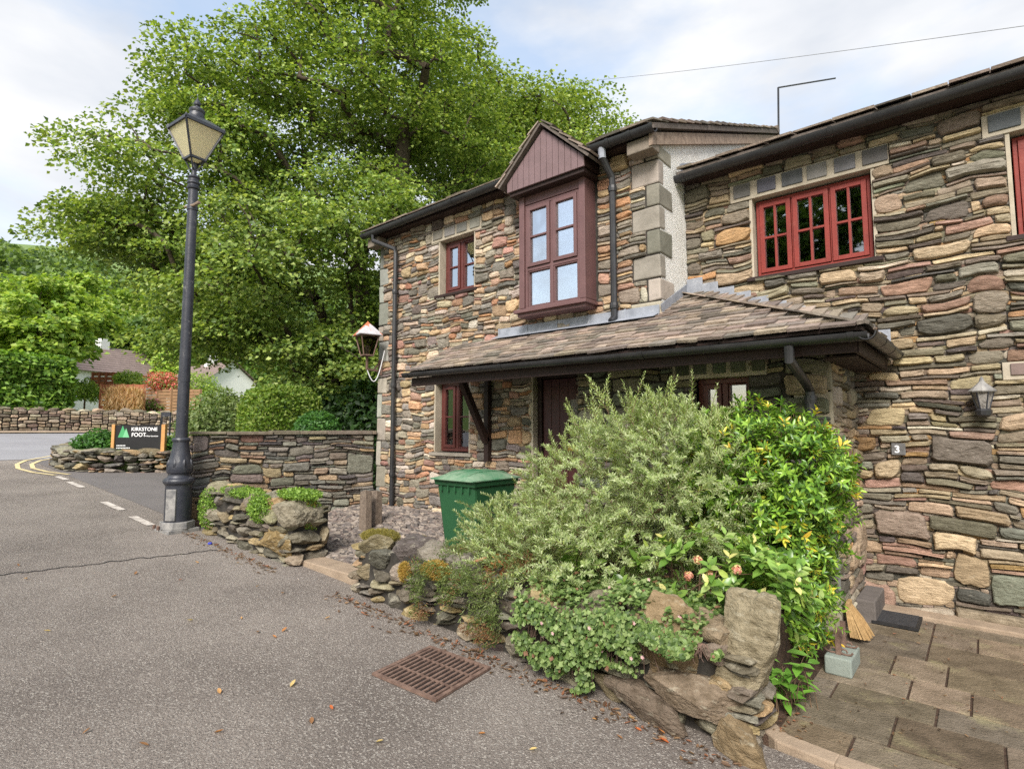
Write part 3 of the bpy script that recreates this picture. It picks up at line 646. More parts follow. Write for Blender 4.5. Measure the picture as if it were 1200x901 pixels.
# bay window: box on the wall with a boarded gable
BX0, BX1, BY = -4.09, -3.17, 4.96
bay = MB()
bay.box(BX0, BX0 + .075, BY, AY + .05, 2.96, 4.3).box(BX1 - .075, BX1, BY, AY + .05, 2.96, 4.3).box(BX0 + .075, BX1 - .075, BY + .02, BY + .09, 4.2, 4.3)
bay_o = bay.build('bay_window', M_BROWN, A, bevel=.004)
MB().box(BX0 - .04, BX1 + .04, BY - .06, AY + .02, 2.9, 2.94).box(BX0 - .01, BX1 + .01, BY - .02, AY + .02, 2.86, 2.9).build('bay_sill', M_BROWN, bay_o, bevel=.004)
a, b = BX0 + .08, BX1 - .08; xm = (a + b) / 2
window(A, a, b, 2.945, 4.19, BY + .02, M_BROWN, [(a, xm, 3.42, 4.19, 1, 2, True), (xm, b, 3.42, 4.19, 1, 2, True), (a, xm, 2.945, 3.42, 1, 1, False), (xm, b, 2.945, 3.42, 1, 1, False)], M_GLASSD, fw=.03, mull=.04, depth=2.2, curtain=[(a, a + .13)], roff=.5)
GX0, GX1, GY = -4.17, -3.09, 4.83; gxm = (GX0 + GX1) / 2; apex = 4.97; e0 = 4.46
gb = MB().prism([(GX0, 4.36), (GX1, 4.36), (GX1, e0), (gxm, apex - .02), (GX0, e0)], 'y', GY + .02, 7.5).build('gable_backing', M_DARKWOOD, bay_o)
n = 13
for k in range(n):
    x0 = GX0 + (GX1 - GX0) * k / n + .003; x1 = GX0 + (GX1 - GX0) * (k + 1) / n - .003
    zt = lambda x: e0 + (apex - .02 - e0) * (1 - abs(x - gxm) / (gxm - GX0))
    poly = [(x0, 4.345), (x1, 4.345), (x1, zt(x1) - .004)] + ([(gxm, apex - .025)] if x0 < gxm < x1 else []) + [(x0, zt(x0) - .004)]
    MB().prism(poly, 'y', GY, GY + .025).build('cladding_board', M_CLAD, bay_o, bevel=.003)
MB().box(BX0 - .06, BX1 + .06, GY + .03, AY, 4.30, 4.345).build('bay_soffit', M_DARKWOOD, bay_o)
for sgn in (-1, 1):
    h = (gxm - GX0) + .07; sl = (apex - e0) / (gxm - GX0); S2 = Vector((-sgn, 0, sl)).normalized(); N2 = Vector((sgn * sl, 0, 1)).normalized()
    base = Vector((gxm + sgn * h, 0, apex - sl * h)) + N2 * .012
    P0 = base + Y_ * (GY - .05); P1 = base + Y_ * 7.4; Pt0 = Vector((gxm, GY - .05, apex + .012)); Pt1 = Vector((gxm, 7.4, apex + .012)); t = N2 * .03
    rr = MB().add([P0, P1, Pt1, Pt0, P0 + t, P1 + t, Pt1 + t, Pt0 + t], [(0, 1, 2, 3), (4, 5, 6, 7), (0, 1, 5, 4), (1, 2, 6, 5), (2, 3, 7, 6), (3, 0, 4, 7)], lin((104, 96, 90))).build('bay_roof', M_SLATE, bay_o)
    L_ = (Pt0 - P0).length
    for k in range(5):
        slate_row(bay_o, rng, P0 + S2 * (L_ * k / 5 - .02) + N2 * .03 - Y_ * .02, S2, N2, 0, .5, Y_, .2, (.24, .34))
# lead flashing over the porch roof
fl = MB(); x = -4.6
fl2 = MB().box(-4.55, AX1 + .01, AY - .055, AY - .046, 2.67, 2.80).build('lead_flashing', M_LEAD, A)
for k in range(5): MB().box(-4.55 + k * .44 - .012, -4.55 + k * .44 + .012, AY - .062, AY - .055, 2.67, 2.805).build('lead_lap', M_LEAD, fl2)
MB().add([(-4.6, AY - .05, 2.715), (AX1, AY - .05, 2.715), (AX1, AY - .17, 2.665), (-4.6, AY - .17, 2.665)], [(0, 1, 2, 3)]).build('lead_apron', M_LEAD, fl2)
# porch: walls
pw = (-1.95, -1.48, 1.5, 2.0); PX0, PX1, PY = -3.18, -.88, 4.82
pcore = wall_core('porch_wall', A, (PX0, PY, 0), X_, Z_, -Y_, PX1 - PX0, 2.24, [(pw[0] - PX0, pw[2], pw[1] - PX0, pw[3])], t=.3)
rubble(pcore, 31, (PX0, PY, 0), X_, Z_, -Y_, PX1 - PX0, 2.24, [(pw[0] - PX0, pw[2], pw[1] - PX0, 2.2)] , dist_mid, 'S', 90)
sc_ = wall_core('porch_side_wall', A, (PX1, PY, 0), Y_, Z_, X_, 1.03, 2.2, [], t=.28)
rubble(sc_, 32, (PX1, PY, 0), Y_, Z_, X_, 1.03, 2.2, [], dist_mid, 'B', 80, proud=(.012, .04), backing=True)
sc2 = wall_core('porch_return_wall', A, (PX0, AY, 0), -Y_, Z_, -X_, .36, 2.2, [], t=.1)
rubble(sc2, 33, (PX0, AY, 0), -Y_, Z_, -X_, .36, 2.2, [], dist_mid, 'S', 40)
quoins(pcore, rng, PX1, -1, PY, .05, 2.1, .3, .3, (.2, .3), cols=((140, 138, 132), (126, 124, 116), (150, 140, 124)))
lintel(A, -2.14, -1.33, 2.0, 2.2, PY - .025, 5, rng, ((98, 98, 84), (88, 90, 76)))
window(A, pw[0], pw[1], pw[2], pw[3], PY + .1, M_MAROON, [(pw[0], (pw[0] + pw[1]) / 2, pw[2], pw[3], 1, 1, True), ((pw[0] + pw[1]) / 2, pw[1], pw[2], pw[3], 1, 1, False)], M_GLASSR, roomm=M_DARKROOM, depth=.9)
# porch roof
RY0, RZ0, RX0, RX1, RS = 4.28, 2.235, -5.26, -.58, .5
HX, HY = -2.42, 5.85; HZ = RZ0 + RS * (HY - RY0); zA = RZ0 + RS * (AY - .04 - RY0)
t = .022
top = [(RX0, RY0, RZ0), (RX1, RY0, RZ0), (HX, HY, HZ), (HX, AY - .04, zA), (RX0, AY - .04, zA), (RX1, HY, RZ0)]
vs = [Vector(p) for p in top] + [Vector(p) - Z_ * t for p in top]
proof = MB().add(vs, [(0, 1, 2, 3, 4), (1, 5, 2), (6, 10, 9, 8, 7), (7, 8, 11), (0, 6, 7, 1), (1, 7, 11, 5), (0, 4, 10, 6)]).build('porch_roof', M_DARKWOOD, A, recalc=False)
sa = atan(RS); S3 = Vector((0, cos(sa), sin(sa))); N3 = Vector((0, -sin(sa), cos(sa))); exp_ = .1; k = 0
while True:
    s = k * exp_ - .03; y = RY0 + s * cos(sa)
    if y > HY - .1: break
    xr = RX1 + (HX - RX1) * max(0, (y - RY0)) / (HY - RY0); xl = RX0 if y < AY - .2 else HX
    slate_row(proof, rng, Vector((0, RY0, RZ0)) + S3 * s + N3 * (.002 + .0004 * k), S3, N3, xl, xr + .02, X_, .26 if y < AY - .3 or y > AY - .1 else .2, (.12, .24)); k += 1
rs2 = (HZ - RZ0) / (RX1 - HX); sb = atan(rs2); S4 = Vector((-cos(sb), 0, sin(sb))); N4 = Vector((sin(sb), 0, cos(sb))); k = 0
while True:
    s = k * .16 - .03; x = RX1 - s * cos(sb)
    if x < HX + .2: break
    ys = RY0 + (HY - RY0) * max(0, (RX1 - x)) / (RX1 - HX)
    slate_row(proof, rng, Vector((RX1, 0, RZ0)) + S4 * s + N4 * .003, S4, N4, ys + .02, HY - .03, Y_, .3, (.2, .36)); k += 1
ft = MB().box(RX0 + .02, RX1 - .04, RY0 + .03, RY0 + .055, 2.07, 2.17).box(RX1 - .055, RX1 - .03, RY0 + .06, HY - .05, 2.07, 2.17).build('porch_fascia', M_DARKWOOD, A)
MB().box(RX0 + .05, PX0 - .01, 4.6, 4.7, 2.12, 2.24).build('porch_beam', M_DARKWOOD, A, bevel=.004)
MB().add([(PX1, PY, 2.13), (RX1 - .06, PY - .5, 2.09), (RX1 - .06, HY - .05, 2.09), (PX1, HY - .05, 2.13)], [(0, 1, 2, 3)]).build('porch_soffit', M_DARKWOOD, A)
for k in range(10): B1('soffit_board', M_DARKWOOD, A, PX1 + .02, RX1 - .07, 4.5 + k * .13, 4.5 + k * .13 + .11, 2.06, 2.075)
gt = MB(); gutter(gt, (RX0 - .02, 4.235, 2.222), (RX1 + .04, 4.235, 2.185), .055); gt.build('porch_gutter', M_GUT, A, smooth=True)
gt = MB(); gutter(gt, (RX1 + .035, 4.19, 2.185), (RX1 + .035, HY - .03, 2.21), .055); gt.build('porch_gutter', M_GUT, A, smooth=True)
downpipe(A, [(-1.02, 4.235, 2.14), (-1.02, 4.24, 2.04), (-1.0, 4.6, 1.9), (-1.0, 4.72, 1.84), (-1.0, 4.73, .1)], .034, clips=[(-1.0, 4.73, 1.78)])
# bracket
br = MB().box(-4.765, -4.695, AY - .1, AY - .03, 1.16, 2.22).build('porch_bracket', M_DARKWOOD, A, bevel=.004)
MB().bar((-4.73, AY - .09, 1.4), (-4.73, 4.66, 2.13), .07, .08).build('brace', M_DARKWOOD, br, bevel=.004)
# front door
dw = MB(); ring(dw, dr[0] + .02, dr[1], .3, dr[3] - .01, .06, AY + .06, AY + .14); door = dw.build('door', M_DARKWOOD, A, bevel=.004)
x0, x1 = dr[0] + .085, dr[1] - .065
for k in range(6):
    a, b = x0 + (x1 - x0) * k / 6 + .002, x0 + (x1 - x0) * (k + 1) / 6 - .002
    if k in (3, 4): 
        B1('door_board', M_DOOR, door, a, b, AY + .09, AY + .12, .37, 1.58, bevel=.003); B1('door_board', M_DOOR, door, a, b, AY + .09, AY + .12, 1.92, 2.14, bevel=.003)
    else: B1('door_board', M_DOOR, door, a, b, AY + .09, AY + .12, .37, 2.14, bevel=.003)
ga = x0 + (x1 - x0) * .5; gb_ = x0 + (x1 - x0) * 5 / 6
B1('door_pane', M_OBSC, door, ga + .02, gb_ - .02, AY + .1, AY + .112, 1.6, 1.9)
dg = MB(); ring(dg, ga, gb_, 1.58, 1.92, .022, AY + .082, AY + .115); dg.build('glazing_frame', M_DOOR, door)
B1('letter_slot', M_BRASS, door, ga + .0, gb_ - .0, AY + .08, AY + .092, 1.31, 1.37, bevel=.003)
B1('door_jamb', M_CONC, A, dr[0] - .04, dr[0] + .015, AY - .02, AY + .15, .3, 2.22)
B1('door_step', M_DRESS, A, dr[0] - .1, dr[1], 4.8, AY + .05, .1, .3, bevel=.01, col=lin((120, 116, 108)))
# shadowed lining behind the door and wall so no daylight leaks through
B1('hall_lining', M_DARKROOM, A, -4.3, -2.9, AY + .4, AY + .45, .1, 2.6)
# --- right cottage
Bc = thing('stone_cottage', 'rubble stone cottage with red three-light window, wall lantern and number plate beside the slab paving', 'cottage', (-.4, 5.87, 0))
CX0, CX1, CY, cz = -2.42, 1.9, 5.87, -.1
hv = lambda x0, x1, z0, z1: hu(x0, x1, z0, z1, CX0, cz)
rw = (-1.72, -.65, 3.09, 3.93); rw2 = (.27, 1.4, 3.07, 3.93)
bcore = wall_core('front_wall', Bc, (CX0, CY, cz), X_, Z_, -Y_, CX1 - CX0, 4.5, [hv(*rw), hv(*rw2)])
Hb = [hv(*rw), hv(*rw2), hv(-1.92, -.52, 3.93, 4.12), hv(.12, 1.6, 3.93, 4.12), hv(.14, 1.5, 1.94, 2.08), hv(CX0, -.98, -.1, 2.1)]
rubble(bcore, 44, (CX0, CY, cz), X_, Z_, -Y_, CX1 - CX0, 4.5, Hb, dist_base, 'B', 298, proud=(.014, .055), gap=.003, big=.16, backing=True)
MB().box(-2.0, CX1, 10.2, 10.4, 0, 4.4).build('rear_wall', M_ROUGHCAST, Bc)
rB = MB().prism([(5.6, 4.335), (8.6, 5.575), (11.6, 4.335), (11.6, 4.28), (8.6, 5.515), (5.6, 4.28)], 'x', -2.4, 2.1, lin((100, 92, 86))).build('roof', M_SLATE, Bc)
for k in range(3): slate_row(rB, rng, Vector((-2.39, 5.58, 4.328)) + S_ * (.24 * k) + N_ * .002, S_, N_, 0, 4.4, X_, .38, (.2, .34))
B1('soffit', M_DARKWOOD, Bc, -2.38, CX1, 5.66, CY - .03, 4.25, 4.275)
gt = MB(); gutter(gt, (-2.41, 5.6, 4.275), (2.1, 5.6, 4.30), .062); gt.build('gutter', M_GUT, Bc, smooth=True)
def red_window(r):
    n = 3; xs = [r[0] + .03 + (r[1] - r[0] - .06) * k / n for k in range(n + 1)]
    w = window(Bc, r[0] + .03, r[1] - .03, r[2] + .03, r[3] - .02, CY + .07, M_RED, [(xs[k], xs[k + 1], r[2] + .03, r[3] - .02, 2, 2, True) for k in range(n)], M_GLASSR, fw=.03, mull=.014, roomm=M_DARKROOM)
    MB().box(r[0] - .05, r[1] + .05, CY - .05, CY + .1, r[2] - .03, r[2] + .01).build('sill', M_DARKWOOD, w, bevel=.004)
    for x in (r[0], r[1]): B1('reveal', M_CONC, Bc, x - .014, x + .014, CY - .012, CY + .16, r[2], r[3])
red_window(rw); red_window(rw2)
lintel(Bc, -1.92, -.52, 3.93, 4.12, CY - .025, 6, rng); lintel(Bc, .12, 1.6, 3.93, 4.12, CY - .025, 6, rng); lintel(Bc, .14, 1.5, 1.94, 2.08, CY - .03, 3, rng, ((120, 104, 98),))
# stepped lead flashing where the porch roof meets the wall
for k in range(11):
    x0 = -2.4 + k * .165; zz = HZ - rs2 * (x0 + .165 - HX); MB().box(x0, x0 + .175, CY - .07 - .004 * (k % 2), CY - .062 - .004 * (k % 2), zz - .02, zz + .25 - .006 * k).build('lead_step', M_LEAD, Bc, bevel=.003)
fb = MB().bar((AX1 + .02, AY - .02, 2.76), (AX1 + .02, CY - .05, 3.1), .01, .09, up=(0, 0, 1)).build('lead_soaker', M_LEAD, Bc)
MB().bar((AX1 + .008, 5.75, 4.42), (AX1 + .008, 9.0, 5.77), .012, .14).build('lead_upstand', M_LEAD, Bc)
B1('door_step', M_DRESS, Bc, -.86, -.72, 5.28, 5.8, 0, .2, bevel=.012, col=lin((104, 98, 94)))
# number plate and wall lantern
np_ = B1('number_plate', M_SLATE, None, -.615, -.515, CY - .07, CY - .058, 1.335, 1.435, bevel=.003, col=lin((112, 112, 112))); tag(np_, 'small square grey slate plate with white number 3 on the stone wall', 'number plate')
def text(name, s, size, m, parent, loc, rotz=0., bold=0., ext=.001):
    cu = bpy.data.curves.new(name, 'FONT'); cu.body = s; cu.size = size; cu.extrude = ext; cu.offset = bold; cu.align_x = 'LEFT'
    ob = bpy.data.objects.new(name, cu); COL.objects.link(ob); bpy.context.view_layer.update()
    me = bpy.data.meshes.new_from_object(ob.evaluated_get(bpy.context.evaluated_depsgraph_get())); bpy.data.objects.remove(ob)
    R = Matrix.Translation(Vector(loc)) @ Matrix.Rotation(rotz, 4, 'Z') @ Matrix.Rotation(pi / 2, 4, 'X'); me.transform(R); me.materials.clear()
    return put(me, name, m, parent)
text('numeral', '3', .085, M_SIGNW, np_, (-.595, CY - .073, 1.355), bold=.002)
wl_ = thing('wall_lantern', 'small grey half lantern fixed on the rubble wall right of the number plate', 'wall lamp', (.01, CY - .06, 1.66))
MB().lathe((.01, 5.74, 0), [(.085, 1.845), (.09, 1.855), (.06, 1.885), (.03, 1.915), (.018, 1.93), (.012, 1.955), (.002, 1.97)], 8).build('lamp_top', M_IRONBASE, wl_)
MB().lathe((.01, 5.74, 0), [(.035, 1.715), (.068, 1.845)], 6).build('lamp_glass', M_OBSC, wl_)
lc = MB()
for k in range(6):
    a = 2 * pi * k / 6; lc.bar((.01 + .037 * cos(a), 5.74 + .037 * sin(a), 1.713), (.01 + .071 * cos(a), 5.74 + .071 * sin(a), 1.847), .007)
lc.build('lamp_cage', M_IRON, wl_)
MB().lathe((.01, 5.74, 0), [(.03, 1.65), (.05, 1.665), (.055, 1.7), (.042, 1.716)], 10).build('sensor_base', M_GUT, wl_)
MB().box(-.02, .04, 5.77, CY - .01, 1.66, 1.74).build('back_plate', M_GUT, wl_, bevel=.004)
# corner lantern on the left cottage
cl = thing('corner_lantern', 'old copper topped lantern on a rusty bracket at the cottage corner', 'wall lamp', (-7.0, 5.1, 2.4)); lx, ly = -7.0, 4.9
MB().lathe((lx, ly, 0), [(.245, 2.955), (.25, 2.965), (.02, 3.16), (.004, 3.18)], 4, rot=.5).build('lantern_roof', M_COPPER, cl)
MB().lathe((lx, ly, 0), [(.1, 2.66), (.185, 2.95)], 4, rot=.5).build('lantern_glass', glassmat('lantern_glass', (.4, .36, .32), .03), cl)
cg = MB()
for k in range(4):
    a = 2 * pi * k / 4 + .5; b = 2 * pi * (k + 1) / 4 + .5
    cg.bar((lx + .102 * cos(a), ly + .102 * sin(a), 2.66), (lx + .188 * cos(a), ly + .188 * sin(a), 2.95), .016); cg.bar((lx + .102 * cos(a), ly + .102 * sin(a), 2.66), (lx + .102 * cos(b), ly + .102 * sin(b), 2.66), .02); cg.bar((lx + .188 * cos(a), ly + .188 * sin(a), 2.945), (lx + .188 * cos(b), ly + .188 * sin(b), 2.945), .014)
cg.build('lantern_frame', M_RUST, cl)
MB().lathe((lx, ly, 0), [(.02, 2.66), (.028, 2.7), (.028, 2.8), (.01, 2.82)], 8).build('bulb', M_CURTAIN, cl, smooth=True)
MB().bar((lx, ly, 2.45), (lx, ly, 2.665), .026).bar((lx, ly, 2.455), (lx, AY - .04, 2.44), .03).bar((lx, ly + .12, 2.45), (lx, AY - .04, 2.58), .02).box(lx - .05, lx + .05, AY - .04, AY - .028, 2.38, 2.62).build('bracket', M_RUST, cl)
pts = [Vector((lx, ly, 2.46)).lerp(Vector((lx + .12, AY - .05, 2.75)), t / 10) - Z_ * (.32 * sin(pi * t / 10)) for t in range(11)]
MB().tube(pts, .008, 6).build('cable', M_WCABLE, cl, smooth=True)
# aerial
ae = thing('tv_aerial', 'thin television aerial on a pole above the roof ridge', 'aerial', (-2.35, 9.9, 6.2))
p0 = Vector((-2.3, 9.75, 0)); q0 = None
def onDy(x, y, Y): return onY(x, y, Y)
b0, b1 = onY(912.5, 166, 9.7), onY(912, 103, 9.7); MB().tube([b0 - Z_ * .6, b0, b1], .018, 6).build('pole', M_GUT, ae)
e1 = onY(979, 92, 10.4); MB().tube([b1, e1], .014, 6).build('boom', M_GUT, ae)
for k in range(9):
    c = b1.lerp(e1, .15 + .1 * k); h = .13 - .005 * k; MB().tube([c - Z_ * h * .5 - Y_ * h, c + Z_ * h * .5 + Y_ * h], .008, 4).build('element', M_GUT, ae)

# ------------------------------------------------------------------ garden walls, street things
# garden wall from the cottage corner to the lamp post
gA, gB = Vector((-7.12, 5.14, 0)), Vector((-7.88, 2.86, 0)); dirg = (gB - gA).normalized(); ng = Vector((-dirg.y, dirg.x, 0))      # facing +X side
gl = (gB - gA).length
U_ = -dirg; O_ = gB + Z_ * .15; Ng = U_.cross(Z_)
gwall = thing('garden_wall', 'dry stone garden wall with slate coping between cottage corner and lamp post', 'wall', (gA.x, gA.y, .3))
gc = wall_core('wall_core', gwall, O_, U_, Z_, Ng, gl, 1.33, [], t=.42)
rubble(gc, 51, O_, U_, Z_, Ng, gl, 1.33, [], dist_mid, 'G', 260, proud=(.015, .06), gap=.004, big=.15, backing=True)
O2 = gB + Z_ * .15
ec = wall_core('wall_end', gwall, O2 - Ng * .42, Ng, Z_, dirg, .42, 1.33, [], t=.05)
rubble(ec, 52, O2 - Ng * .42, Ng, Z_, dirg, .42, 1.33, [], dist_mid, 'G', 40, proud=(.015, .05), gap=.008, big=.15)
rng = random.Random(8); u = -.04
while u < gl + .02:
    w = rng.uniform(.35, .7); c = shade(rng, (124, 114, 100), .85, 1.1); M = Matrix.Translation(gB + U_ * u + Z_ * 1.485) @ Matrix(((U_.x, -Ng.x, 0, 0), (U_.y, -Ng.y, 0, 0), (0, 0, 1, 0), (0, 0, 0, 1)))
    MB().box(0, min(w, gl + .02 - u) - .006, -.06 - rng.uniform(0, .03), .46, rng.uniform(-.005, .005), .045 + rng.uniform(-.008, .01), col=c, M=M).build('coping_slate', M_SLATE, gwall, bevel=.006); u += w
def low_wall(nm, label, seed, xa, xb, y0, y1, zt, kind='L', topn=8, end_r=False, end_l=False):
    rng = random.Random(seed); t = thing(nm, label, 'wall', ((xa + xb) / 2, (y0 + y1) / 2, g((xa + xb) / 2)))
    L_ = xb - xa
    mbc = MB()
    n = 8
    for k in range(n):
        a, b = xa + L_ * k / n, xa + L_ * (k + 1) / n; mbc.box(a, b, y0 + .06, y1, g(a) - .15, zt(a) - .06)
    core = mbc.build('wall_core', M_CORE, t)
    S = pack(rng, L_, .75, [], dist_low)
    for s in S:
        cx = xa + (s[0] + s[2]) / 2; z = g(cx) - .06 + (s[1] + s[3]) / 2; hgt = s[3] - s[1]
        if z + hgt * .3 > zt(cx) - .04: continue
        w = s[2] - s[0]; put_boulder('stone', t, rng, (cx, y0 + .1 + rng.uniform(-.02, .03), z), (w * 1.04, .24, hgt * 1.06), pal(rng, kind), (rng.uniform(-.08, .08), rng.uniform(-.12, .12), rng.uniform(-.1, .1)), 3 if w * hgt > .03 else 2, .07, 3.2)
    for side, xx in ((end_l, xa), (end_r, xb)):
        if not side: continue
        for s in pack(rng, y1 - y0, .7, [], dist_low):
            z = g(xx) - .06 + (s[1] + s[3]) / 2
            if z > zt(xx) - .06: continue
            put_boulder('stone', t, rng, (xx, y0 + (s[0] + s[2]) / 2, z), (.2, (s[2] - s[0]) * 1.05, (s[3] - s[1]) * 1.06), pal(rng, kind), (rng.uniform(-.1, .1), 0, 0), 2, .07, 3.)
    for k in range(topn):
        x = xa + L_ * (k + .5) / topn + rng.uniform(-.05, .05); w = L_ / topn
        put_boulder('coping_stone', t, rng, (x, (y0 + y1) / 2 + rng.uniform(-.04, .02), zt(x) - .07 + rng.uniform(-.02, .04)), (w * rng.uniform(.9, 1.15), (y1 - y0) * rng.uniform(.75, 1), rng.uniform(.16, .26)), pal(rng, kind), (rng.uniform(-.2, .2), rng.uniform(-.3, .3), rng.uniform(-.3, .3)), 3, .09, 2.8)
    return t
lw1 = low_wall('low_stone_wall', 'low mossy stone bed wall overgrown with creepers in front of the shrubs', 61, -4.2, -.98, 2.84, 3.22, lambda x: .60 if x < -2.6 else .52, topn=9, end_l=True, end_r=True)
rng = random.Random(66)
for c, sz, rot, col in (((-.97, 3.02, .44), (.26, .36, .56), (0, .12, .2), (134, 124, 102)), ((-1.36, 2.95, .42), (.5, .3, .44), (.1, -.1, 0), (132, 114, 88)), ((-1.2, 2.86, .2), (.5, .22, .24), (0, .28, .1), (122, 108, 92)), ((-1.45, 2.84, .1), (.5, .2, .16), (0, .22, .05), (104, 92, 80)), ((-.98, 2.86, .05), (.26, .26, .26), (0, .1, .3), (128, 111, 86))):
    put_boulder('corner_boulder', lw1, rng, c, sz, lin([v * 1.08 for v in col]), rot, 5, .06, 5.)
lw2 = low_wall('low_stone_wall', 'short low stone wall with ferny tufts between lamp post and gate gap', 71, -7.5, -5.35, 2.84, 3.3, lambda x: .8 - .02 * (x + 5.4), topn=8, end_r=True)
put_boulder('corner_boulder', lw2, rng, (-5.5, 3.0, .72), (.52, .4, .28), lin((142, 134, 116)), (0, 0, .2), 5, .06, 4.)
put_boulder('corner_boulder', lw2, rng, (-5.55, 2.88, .42), (.5, .2, .26), lin((140, 120, 84)), (0, .1, 0), 5, .07, 4.)
# raised bed soil, threshold stone, slate chippings
bs = MB().box(-4.1, -1.0, 3.12, 4.8, -.1, .40); tag(bs.build('bed_soil', M_SOIL), kind='structure')
tag(MB().box(-5.3, -4.22, 2.98, 3.22, .1, .245, M=None).build('threshold_stone', M_KERB, bevel=.01), 'worn flat stone threshold in the gap between the two low walls', 'threshold')
def bedz(x, y): return g(x) + .03 + max(0, (y - 3.6)) * .06 + (.1 * math.exp(-((x + 5.6) ** 2) / 1.5 - ((y - 4.9) ** 2) / .3))
sheet('chipping_bed', M_SOIL, -7.6, -3.2, 3.2, 5.17, 0, 24, 12, zf=lambda x, y: bedz(x, y))
def chips(name, n, x0, x1, y0, y1, zf, seed, size=(.03, .09), label=None):
    r = np.random.default_rng(seed); x = r.uniform(x0, x1, n); y = r.uniform(y0, y1, n); V = []; F = []; C = []
    pals = np.array([lin(c) for c in ((136, 126, 118), (116, 108, 103), (152, 141, 131), (98, 92, 89), (162, 150, 137), (126, 113, 106))])
    for i in range(n):
        s = r.uniform(*size); h = s * .16; z = zf(x[i], y[i]) + r.uniform(.002, .02); a = r.uniform(0, 6.3); b = len(V); tx, ty = r.uniform(-.35, .35, 2); m = r.integers(4, 6)
        rad = [s * r.uniform(.4, .62) for _ in range(5)]
        for k in range(5):
            px, py = rad[k] * cos(a + k * 1.2566) * 1.3, rad[k] * sin(a + k * 1.2566) * .8; V.append((x[i] + px, y[i] + py, z + px * tx + py * ty + h))
        for k in range(5):
            px, py = rad[k] * cos(a + k * 1.2566) * 1.35, rad[k] * sin(a + k * 1.2566) * .85; V.append((x[i] + px, y[i] + py, z + px * tx + py * ty - h))
        F.append((b, b + 1, b + 2, b + 3, b + 4)); F += [(b + k + 5, b + (k + 1) % 5 + 5, b + (k + 1) % 5, b + k) for k in range(5)]; C += [pals[r.integers(0, len(pals))] * r.uniform(.8, 1.15)] * 10
    mb = MB(); mb.v = V; mb.f = F; mb.c = [tuple(c) for c in C]; o = mb.build(name, M_CHIP, recalc=False); return tag(o, label, None, kind='stuff')
chips('slate_chippings', 7000, -7.2, -3.6, 3.22, 5.14, bedz, 4, label='purple grey slate chippings spread behind the low walls')

# drain grate
gr = thing('drain_grate', 'rusty square iron drain grate set in the asphalt', 'drain', (-2.58, 2.33, g(-2.58)))
c4 = [ong(442, 794), ong(507, 822), ong(570, 783.5), ong(506, 761)]; gx = (c4[1] - c4[0]).to_2d(); cen = sum((Vector(c) for c in c4), Vector()) / 4
th = math.atan2(gx.y, gx.x); M = Matrix.Translation((cen.x, cen.y, g(cen.x) + .004)) @ Matrix.Rotation(-math.atan(.045), 4, Vector((0, 1, 0))).inverted() @ Matrix.Rotation(th, 4, 'Z'); w = .255
B_ = MB().box(-w + .02, w - .02, -w + .02, w - .02, -.003, .002, M=M).build('void_shade_plate', M_RUBBER, gr)  # flat black plate, shade of the void under the bars put into colour
fr = MB()
for a in ((-w, w, -w, -w + .025), (-w, w, w - .025, w), (-w, -w + .025, -w + .025, w - .025), (w - .025, w, -w + .025, w - .025)): fr.box(*a, .0, .014, M=M)
fr.build('frame', M_RUST, gr)
for k in range(12):
    x = -w + .035 + k * (2 * w - .07) / 11.5; MB().box(x, x + .015, -w + .026, w - .026, .004, .0135, M=M).build('bar', M_RUST, gr)
for y in (-.09, .085): MB().box(-w + .026, w - .026, y, y + .012, .005, .0125, M=M).build('cross_bar', M_RUST, gr)

# wheelie bin
bn = thing('wheelie_bin', 'green wheelie bin with dusty lid standing in front of the porch', 'bin', (-4.15, 4.3, .3)); bx, by, bz = -4.15, 4.32, .22
def taper(x0, x1, y0, y1, z0, X0, X1, Y0, Y1, z1):
    return [(x0, y0, z0), (x1, y0, z0), (x1, y1, z0), (x0, y1, z0), (X0, Y0, z1), (X1, Y0, z1), (X1, Y1, z1), (X0, Y1, z1)], [(3, 2, 1, 0), (4, 5, 6, 7), (0, 1, 5, 4), (1, 2, 6, 5), (2, 3, 7, 6), (3, 0, 4, 7)]
MB().add(*taper(bx - .22, bx + .22, by - .24, by + .26, bz + .03, bx - .28, bx + .28, by - .32, by + .32, bz + .80)).build('body', M_BIN, bn, bevel=.025)
MB().add(*taper(bx - .29, bx + .29, by - .335, by + .33, bz + .755, bx - .30, bx + .30, by - .345, by + .34, bz + .815)).build('rim', M_BIN, bn, bevel=.008)
for k in range(5): B1('rim_rib', M_BIN, bn, bx - .2 + k * .1, bx - .185 + k * .1, by - .337, by - .30, bz + .70, bz + .755)
n = 10; lv = []; 
for i in range(n + 1):
    for j in range(n + 1):
        x = -1 + 2 * i / n; y = -1 + 2 * j / n; lv.append((bx + x * .31, by - .01 + y * .37, bz + .825 + .075 * (1 - x ** 4) * (1 - (abs(y)) ** 3)))
nb = len(lv); lv += [(v[0], v[1], bz + .815) for v in lv]
lf = [(i * (n + 1) + j, (i + 1) * (n + 1) + j, (i + 1) * (n + 1) + j + 1, i * (n + 1) + j + 1) for i in range(n) for j in range(n)]
e = [i * (n + 1) for i in range(n + 1)] + [n * (n + 1) + j for j in range(1, n + 1)] + [i * (n + 1) + n for i in range(n - 1, -1, -1)] + [j for j in range(n - 1, 0, -1)]
lf += [(e[k], e[(k + 1) % len(e)], e[(k + 1) % len(e)] + nb, e[k] + nb) for k in range(len(e))]
ld = MB().add(lv, lf).build('lid', M_BINLID, bn, smooth=True)
